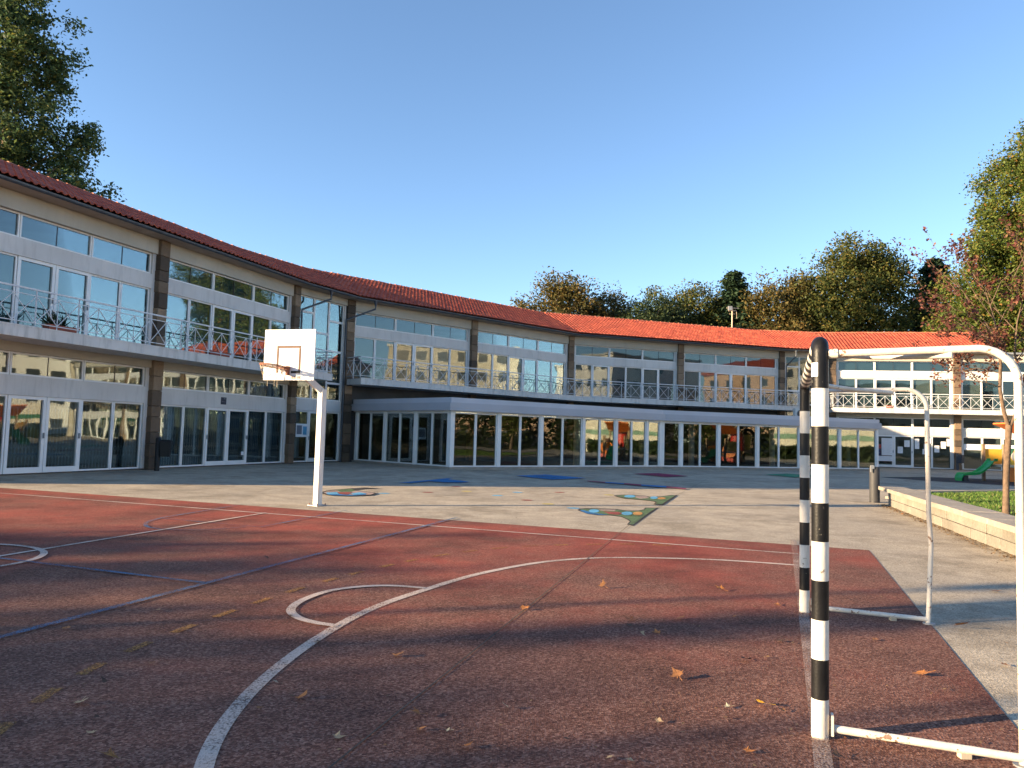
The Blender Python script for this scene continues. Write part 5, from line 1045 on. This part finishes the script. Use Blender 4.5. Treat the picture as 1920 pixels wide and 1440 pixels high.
# lawn grass
rng = np.random.default_rng(3); lp = np.array(lawn_pts); n = 60000
pts = np.stack([rng.uniform(6.9, 30, n * 2), rng.uniform(8, 28.3, n * 2)], 1)
def inside(p, poly):
    c = np.zeros(len(p), bool); j = len(poly) - 1
    for i in range(len(poly)):
        a, b_ = poly[i], poly[j]; hit = ((a[1] > p[:, 1]) != (b_[1] > p[:, 1])) & (p[:, 0] < (b_[0] - a[0]) * (p[:, 1] - a[1]) / (b_[1] - a[1] + 1e-9) + a[0]); c ^= hit; j = i
    return c
pts = pts[inside(pts, lp)]
wl = np.array([F.P.x, F.P.y]) if False else None
n = len(pts); a = rng.uniform(0, 2 * pi, n); hgt = rng.uniform(0.03, 0.075, n); w = rng.uniform(0.008, 0.016, n)
v = np.zeros((n, 4, 3)); dx = np.stack([np.cos(a) * w, np.sin(a) * w], 1); ln_ = rng.normal(size=(n, 2)) * 0.025
v[:, 0, :2] = pts - dx; v[:, 1, :2] = pts + dx; v[:, 2, :2] = pts + dx * .3 + ln_; v[:, 3, :2] = pts - dx * .3 + ln_; v[:, 2, 2] = hgt; v[:, 3, 2] = hgt; v[:, :2, 2] = 0.004
holder = crown_obj('grass', v.reshape(-1, 3), MT['grass'], None, (0, 0, 0)); tag(holder, 'short green lawn grass behind the low stone wall', 'grass', kind='stuff')

# ------------------------------------------------------------------ things beside and behind the camera that the windows reflect or that cast the foreground shade
SX = Vector((-sx, -sy))                                       # direction in which the light travels
def at_p(X, p): return (X, (p + (-sy) * X) / (-sx))
k = 0
for X, p, H in ((-47, 10.3, 10.1), (-48, 8.6, 10.3), (-46, 6.9, 9.5), (-47, 5.1, 10.5), (-46, 3.4, 10.4), (-47, 1.6, 10.5), (-46, -0.2, 10.4), (-47, -2.2, 10.6)):
    x, y = at_p(X, p); k += 1
    tree('hedge_tree', (x, y, 0), [(0, 0, H * .45, 1.7, 1.7, H * .45), (0.1, .2, H * .80, 1.5, 1.5, H * .19)], 110, 4200, 0.5, 0.5, 'lf_dark', 'dense row tree left of the camera, outside the picture, tree %s along the row' % ['one', 'two', 'three', 'four', 'five', 'six', 'seven', 'eight'][k - 1], 0.15, 50 + k, surf=0.3)
x, y = at_p(-25, 5.55); tree('cypress_tree', (x, y, 0), [(0, 0, 4.2, 0.46, 0.46, 4.2), (0, 0, 7.0, 0.34, 0.34, 2.0)], 60, 3200, 0.2, 0.16, 'lf_dark', 'slim cypress left of the camera, outside the picture', 0.1, 70, surf=0.3)
for p_, lab in ((6.5, 'lamp post left of the camera nearer the cypress, outside the picture'), (3.55, 'lamp post left of the camera farther from the cypress, outside the picture')):
    x, y = at_p(-22, p_); t = thing('lamp_post', (x, y, 0), lab, 'lamp post'); b = MB(); b.tube([(x, y, 0), (x, y, 5.9)], [0.085, 0.05], 12); b.build('pole', MT['zinc'], t); b = MB(); b.tube([(x, y, 5.9), (x, y, 6.1), (x, y, 6.35)], [0.10, 0.22, 0.05], 14); b.build('lantern', MT['dark'], t)
def block(name, x0, x1, y0, y1, H, m, label, floors, hip=False):
    t = thing(name, ((x0 + x1) / 2, (y0 + y1) / 2, 0), label, 'building'); b = MB(); b.box(x0, x1, y0, y1, 0, H); b.build('wall', MT[m], t)
    b = MB(); b.box(x0 - .3, x1 + .3, y0 - .3, y1 + .3, H + 0.002, H + 0.4)
    if hip: b.hexa([(x0 - .6, y0 - .6, H + .4), (x1 + .6, y0 - .6, H + .4), (x1 + .6, y1 + .6, H + .4), (x0 - .6, y1 + .6, H + .4), (x0 + 4, y0 + 4, H + 2.6), (x1 - 4, y0 + 4, H + 2.6), (x1 - 4, y1 - 4, H + 2.6), (x0 + 4, y1 - 4, H + 2.6)])
    b.build('roof', MT['tile'] if hip else MT['zinc'], t)
    b = MB(); s = MB(); fh = H / floors
    for f in range(floors):
        z0 = f * fh + 0.9; y = y0 + 1.5
        while y < y1 - 2.5:
            b.box(x0 - 0.02, x0 + 0.1, y, y + 1.5, z0, z0 + 1.4); s.box(x0 - 0.12, x0 - 0.001, y - .1, y + 1.6, z0 - .12, z0 - 0.003); y += 3.3
        x = x0 + 1.5
        while x < x1 - 2.5:
            b.box(x, x + 1.5, y1 - 0.1, y1 + 0.02, z0, z0 + 1.4); x += 3.3
    b.build('windows', MT['winds'], t, kind='stuff'); s.build('sills', MT['render'], t, kind='stuff')
block('apartment_block', 78, 92, 22, 40, 15.5, 'blockA', 'cream apartment block right of the school, outside the picture', 5)
block('apartment_block', 74, 88, 0, 17, 12.5, 'blockC', 'ochre apartment block with tiled roof right of the camera, outside the picture', 4, True)
block('apartment_block', 66, 82, -32, -8, 16.0, 'blockB', 'tall white apartment block behind right of the camera, outside the picture', 5)
block('apartment_block', 18, 52, -66, -52, 13.0, 'blockA', 'long cream apartment block behind the camera, outside the picture', 4)
block('apartment_block', 80, 96, 46, 66, 13.0, 'blockB', 'white apartment block beyond the right wing, outside the picture', 4)
bw_ = thing('boundary_wall', (46, 37, 0), 'long cream boundary wall with a green band beyond the playground, outside the picture', 'wall')
b = MB(); b.box(46.0, 46.3, 27.5, 46.5, 0, 3.3); b.build('wall', MT['blockA'], bw_); b = MB(); b.box(45.93, 45.998, 27.5, 46.5, 1.9, 2.35); b.build('green_band', MT['pgreen'], bw_)
hd = thing('clipped_hedge', (57, -8, 0), 'long dark hedge beyond the lawn, outside the picture', 'hedge'); rng = np.random.default_rng(8)
hp = np.concatenate([np.stack([rng.uniform(54, 57, 9000), rng.uniform(-40, 27, 9000), rng.uniform(0, 5.2, 9000)], 1), np.stack([rng.uniform(44.6, 45.8, 5000), rng.uniform(28, 46, 5000), rng.uniform(0, 1.2, 5000)], 1)])
crown_obj('foliage', leaf_mesh(hp, 0.7, rng), MT['lf_dark'], hd, (57, -8, 0))
for i, (x, y, h, m, lab) in enumerate(((52, 30, 6.5, 'lf_olive', 'round olive tree beyond the playground, outside the picture'), (50, 18, 5.0, 'lf_mid', 'small yellow-green tree beyond the lawn, outside the picture'), (53, 6, 7.0, 'lf_dark', 'dark round tree right of the camera, outside the picture'), (48, -8, 6.0, 'lf_aut', 'russet round tree behind right of the camera, outside the picture'), (30, -40, 8.0, 'lf_olive', 'olive round tree behind the camera, outside the picture'))):
    tree('round_tree', (x, y, 0), [(0, 0, h * .62, h * .36, h * .36, h * .36), (.8, .3, h * .8, h * .2, h * .2, h * .2)], 70, 2200, 0.34, 0.5, m, lab, 0.2, 90 + i)

# ------------------------------------------------------------------ fallen leaves on the court and yard
def leaf_shape(seed, lobed=True):
    r = random.Random(seed); n = 5 if lobed else 3; pts = []
    ang = [-2.2, -1.15, 0, 1.15, 2.2] if lobed else [-1.3, 0, 1.3]; ln = [0.55, 0.85, 1.0, 0.85, 0.55] if lobed else [.6, 1, .6]
    wide_ = r.uniform(.75, 1.15); fold = r.uniform(.35, 1.0)
    for i, (a, l) in enumerate(zip(ang, ln)):
        a = a * wide_ + r.gauss(0, .14); l *= r.uniform(.6, 1.12) * (fold if i > 2 else 1.0); pts.append((math.sin(a - .22) * l * .62, math.cos(a - .22) * l * .62)); pts.append((math.sin(a) * l, math.cos(a) * l)); pts.append((math.sin(a + .22) * l * .62, math.cos(a + .22) * l * .62))
        if i < n - 1: m_ = (a + ang[i + 1]) / 2; pts.append((math.sin(m_) * .46, math.cos(m_) * .46))
    cu_ = r.uniform(.3, .7); tw = r.uniform(-.25, .25); vv = [(0, 0, 0.03)]
    for x, y in pts: vv.append((x * (1 - .12 * abs(x)), y, 0.03 + cu_ * (x * x * .55 + max(0, y) ** 2 * .25) + tw * x * y + r.uniform(-.02, .05)))
    k = len(vv); fs = [(0, i, i + 1) for i in range(1, k - 1)]
    vv += [(0.02, -.05, .04), (-.02, -.05, .04), (-.06, -.75, .10), (-.03, -.75, .12)]; fs.append((k, k + 1, k + 2, k + 3)); return vv, fs
rl = random.Random(31)
for i, (x, y, kind, size, lab) in enumerate([
(-3.192, 5.653, 'brown', 0.11, 'curled brown leaf just below the left end of the long blue line'),
(-2.841, 6.299, 'tan', 0.09, 'small tan leaf on the near side of the blue line below its junction'),
(-2.215, 4.917, 'brown', 0.07, 'small brown leaf beside a faded yellow dash in the left foreground'),
(-2.39, 5.709, 'brown', 0.08, 'brown leaf lying on a yellow dash of the dashed line'),
(-2.27, 4.207, 'tan', 0.14, 'long pale tan leaf flat on the dark worn asphalt at far left'),
(-1.995, 3.796, 'tan', 0.06, 'small tan leaf alone near the bottom left corner'),
(-1.774, 3.549, 'brown', 0.09, 'narrow brown leaf touching the bottom left pale leaf'),
(-1.709, 3.481, 'tan', 0.12, 'pale ragged leaf cut by the bottom edge at left'),
(-2.296, 4.511, 'dark', 0.07, 'very dark leaf near the yellow dashes at lower left'),
(-2.078, 4.013, 'dark', 0.05, 'thin dark sliver of leaf left of the white arc'),
(-1.328, 4.573, 'grey', 0.07, 'greyish leaf just inside the white arc at lower left'),
(-1.122, 4.356, 'orange', 0.11, 'orange-brown leaf inside the big white arc at lower left'),
(-1.315, 4.184, 'brown', 0.06, 'small curled leaf near the white arc below the orange-brown leaf'),
(-0.811, 3.826, 'tan', 0.08, 'tan curled leaf beside the dark joint at the bottom'),
(-1.34, 5.513, 'dark', 0.08, 'dark leaf on the white arc below the half circle'),
(-1.698, 6.196, 'dark', 0.07, 'dark leaf on the outer edge of the white half circle'),
(-2.784, 8.921, 'dark', 0.09, 'dark leaf on the shaded court beyond the blue line'),
(-0.702, 5.21, 'brown', 0.12, 'ragged brown leaf between the arc and the joint'),
(-0.443, 4.149, 'orange', 0.09, 'rusty leaf right of the joint, upper of a close pair'),
(-0.424, 3.968, 'brown', 0.08, 'brown leaf right of the joint, lower of a close pair'),
(-0.269, 3.951, 'grey', 0.05, 'tiny pale grey leaf right of the close pair'),
(-0.179, 3.755, 'orange', 0.09, 'reddish leaf near the bottom edge left of centre'),
(0.014, 4.286, 'grey', 0.06, 'pale grey leaf in the dark bottom centre'),
(-0.01, 6.127, 'brown', 0.09, 'brown leaf resting on the dark joint, nearer of two'),
(0.165, 6.718, 'orange', 0.12, 'orange leaf lit by sun at the joint, farther of two'),
(0.975, 7.75, 'brown', 0.11, 'brown leaf on sunlit court below the arc top'),
(2.171, 7.78, 'orange', 0.13, 'orange-brown leaf on sunlit court near the far goal post'),
(1.038, 6.473, 'brown', 0.1, 'brown leaf in the lit centre, upper of two'),
(0.991, 6.254, 'dark', 0.09, 'dark leaf in the lit centre, lower of two'),
(1.477, 6.523, 'brown', 0.12, 'large spread brown leaf in the lit centre of the goal area'),
(1.18, 6.011, 'orange', 0.09, 'upright orange leaf with long shadow in the goal area'),
(1.034, 5.902, 'tan', 0.08, 'pale thin leaf left of the upright orange leaf'),
(1.947, 6.596, 'brown', 0.06, 'small brown leaf right of the large spread leaf'),
(2.514, 7.152, 'orange', 0.12, 'bright orange leaf just left of the far goal post foot'),
(1.672, 5.359, 'dark', 0.13, 'dark curled leaf pair in the goal mouth'),
(1.096, 4.908, 'brown', 0.11, 'long flat brown leaf in the middle of the goal area'),
(1.422, 5.055, 'tan', 0.04, 'tiny pale scrap right of the long flat leaf'),
(1.272, 4.407, 'grey', 0.06, 'pale greenish leaf left of the yellow leaf'),
(1.484, 4.457, 'yellow', 0.13, 'bright yellow leaf in front of the near goal post'),
(1.56, 4.387, 'brown', 0.08, 'small brown leaf touching the bright yellow leaf'),
(0.822, 4.167, 'tan', 0.07, 'small tan leaf in the dark lower centre'),
(1.187, 3.796, 'orange', 0.07, 'orange leaf near the bottom left of the near post'),
(0.507, 3.668, 'tan', 0.06, 'tan leaf at the bottom edge, left of a pair'),
(0.594, 3.633, 'tan', 0.08, 'tan leaf at the bottom edge, right of a pair'),
(2.103, 5.876, 'dark', 0.1, 'thin dark leaf across the thick shadow in the goal mouth'),
(1.731, 4.009, 'orange', 0.09, 'orange folded leaf at the foot of the near goal post'),
(1.959, 3.924, 'orange', 0.12, 'orange and brown leaf under the goal ground bar'),
(3.789, 6.456, 'brown', 0.14, 'large curled brown leaf on the concrete right of the far frame'),
(5.133, 8.152, 'brown', 0.13, 'brown leaf on the concrete near the right edge'),
(3.46, 5.412, 'brown', 0.1, 'flat brown leaf on the concrete at the right edge'),
(2.767, 5.129, 'orange', 0.13, 'tan and brown leaf pair inside the goal frame'),
(2.856, 5.998, 'brown', 0.08, 'small brown leaf near the far ground bar'),
(1.612, 3.757, 'dark', 0.09, 'dark leaf below the near goal post at the bottom'),
(8.603, 16.817, 'brown', 0.1, 'brown leaf against the wall foot beside the bollard')]):
    t = None; vv, fs = leaf_shape(i * 7 + 1, size > 0.055); a = rl.uniform(0, 2 * pi); ca, sa = math.cos(a) * size * .70, math.sin(a) * size * .70; b = MB()
    tx, ty = rl.gauss(0, .25), rl.gauss(0, .25)
    P = [(x + vx * ca - vy * sa, y + vx * sa + vy * ca, (vz + vx * tx + vy * ty) * size * .70) for vx, vy, vz in vv]; mn = min(p[2] for p in P)
    b.add([(p[0], p[1], p[2] - mn + 0.0145) for p in P], fs); o = b.build('fallen_leaf', MT['dl_' + kind], None, origin=(x, y, 0)); tag(o, lab, 'leaf', 'fallen leaves on the ground')

for o in bpy.data.objects:
    if '_o' in o: del o['_o']
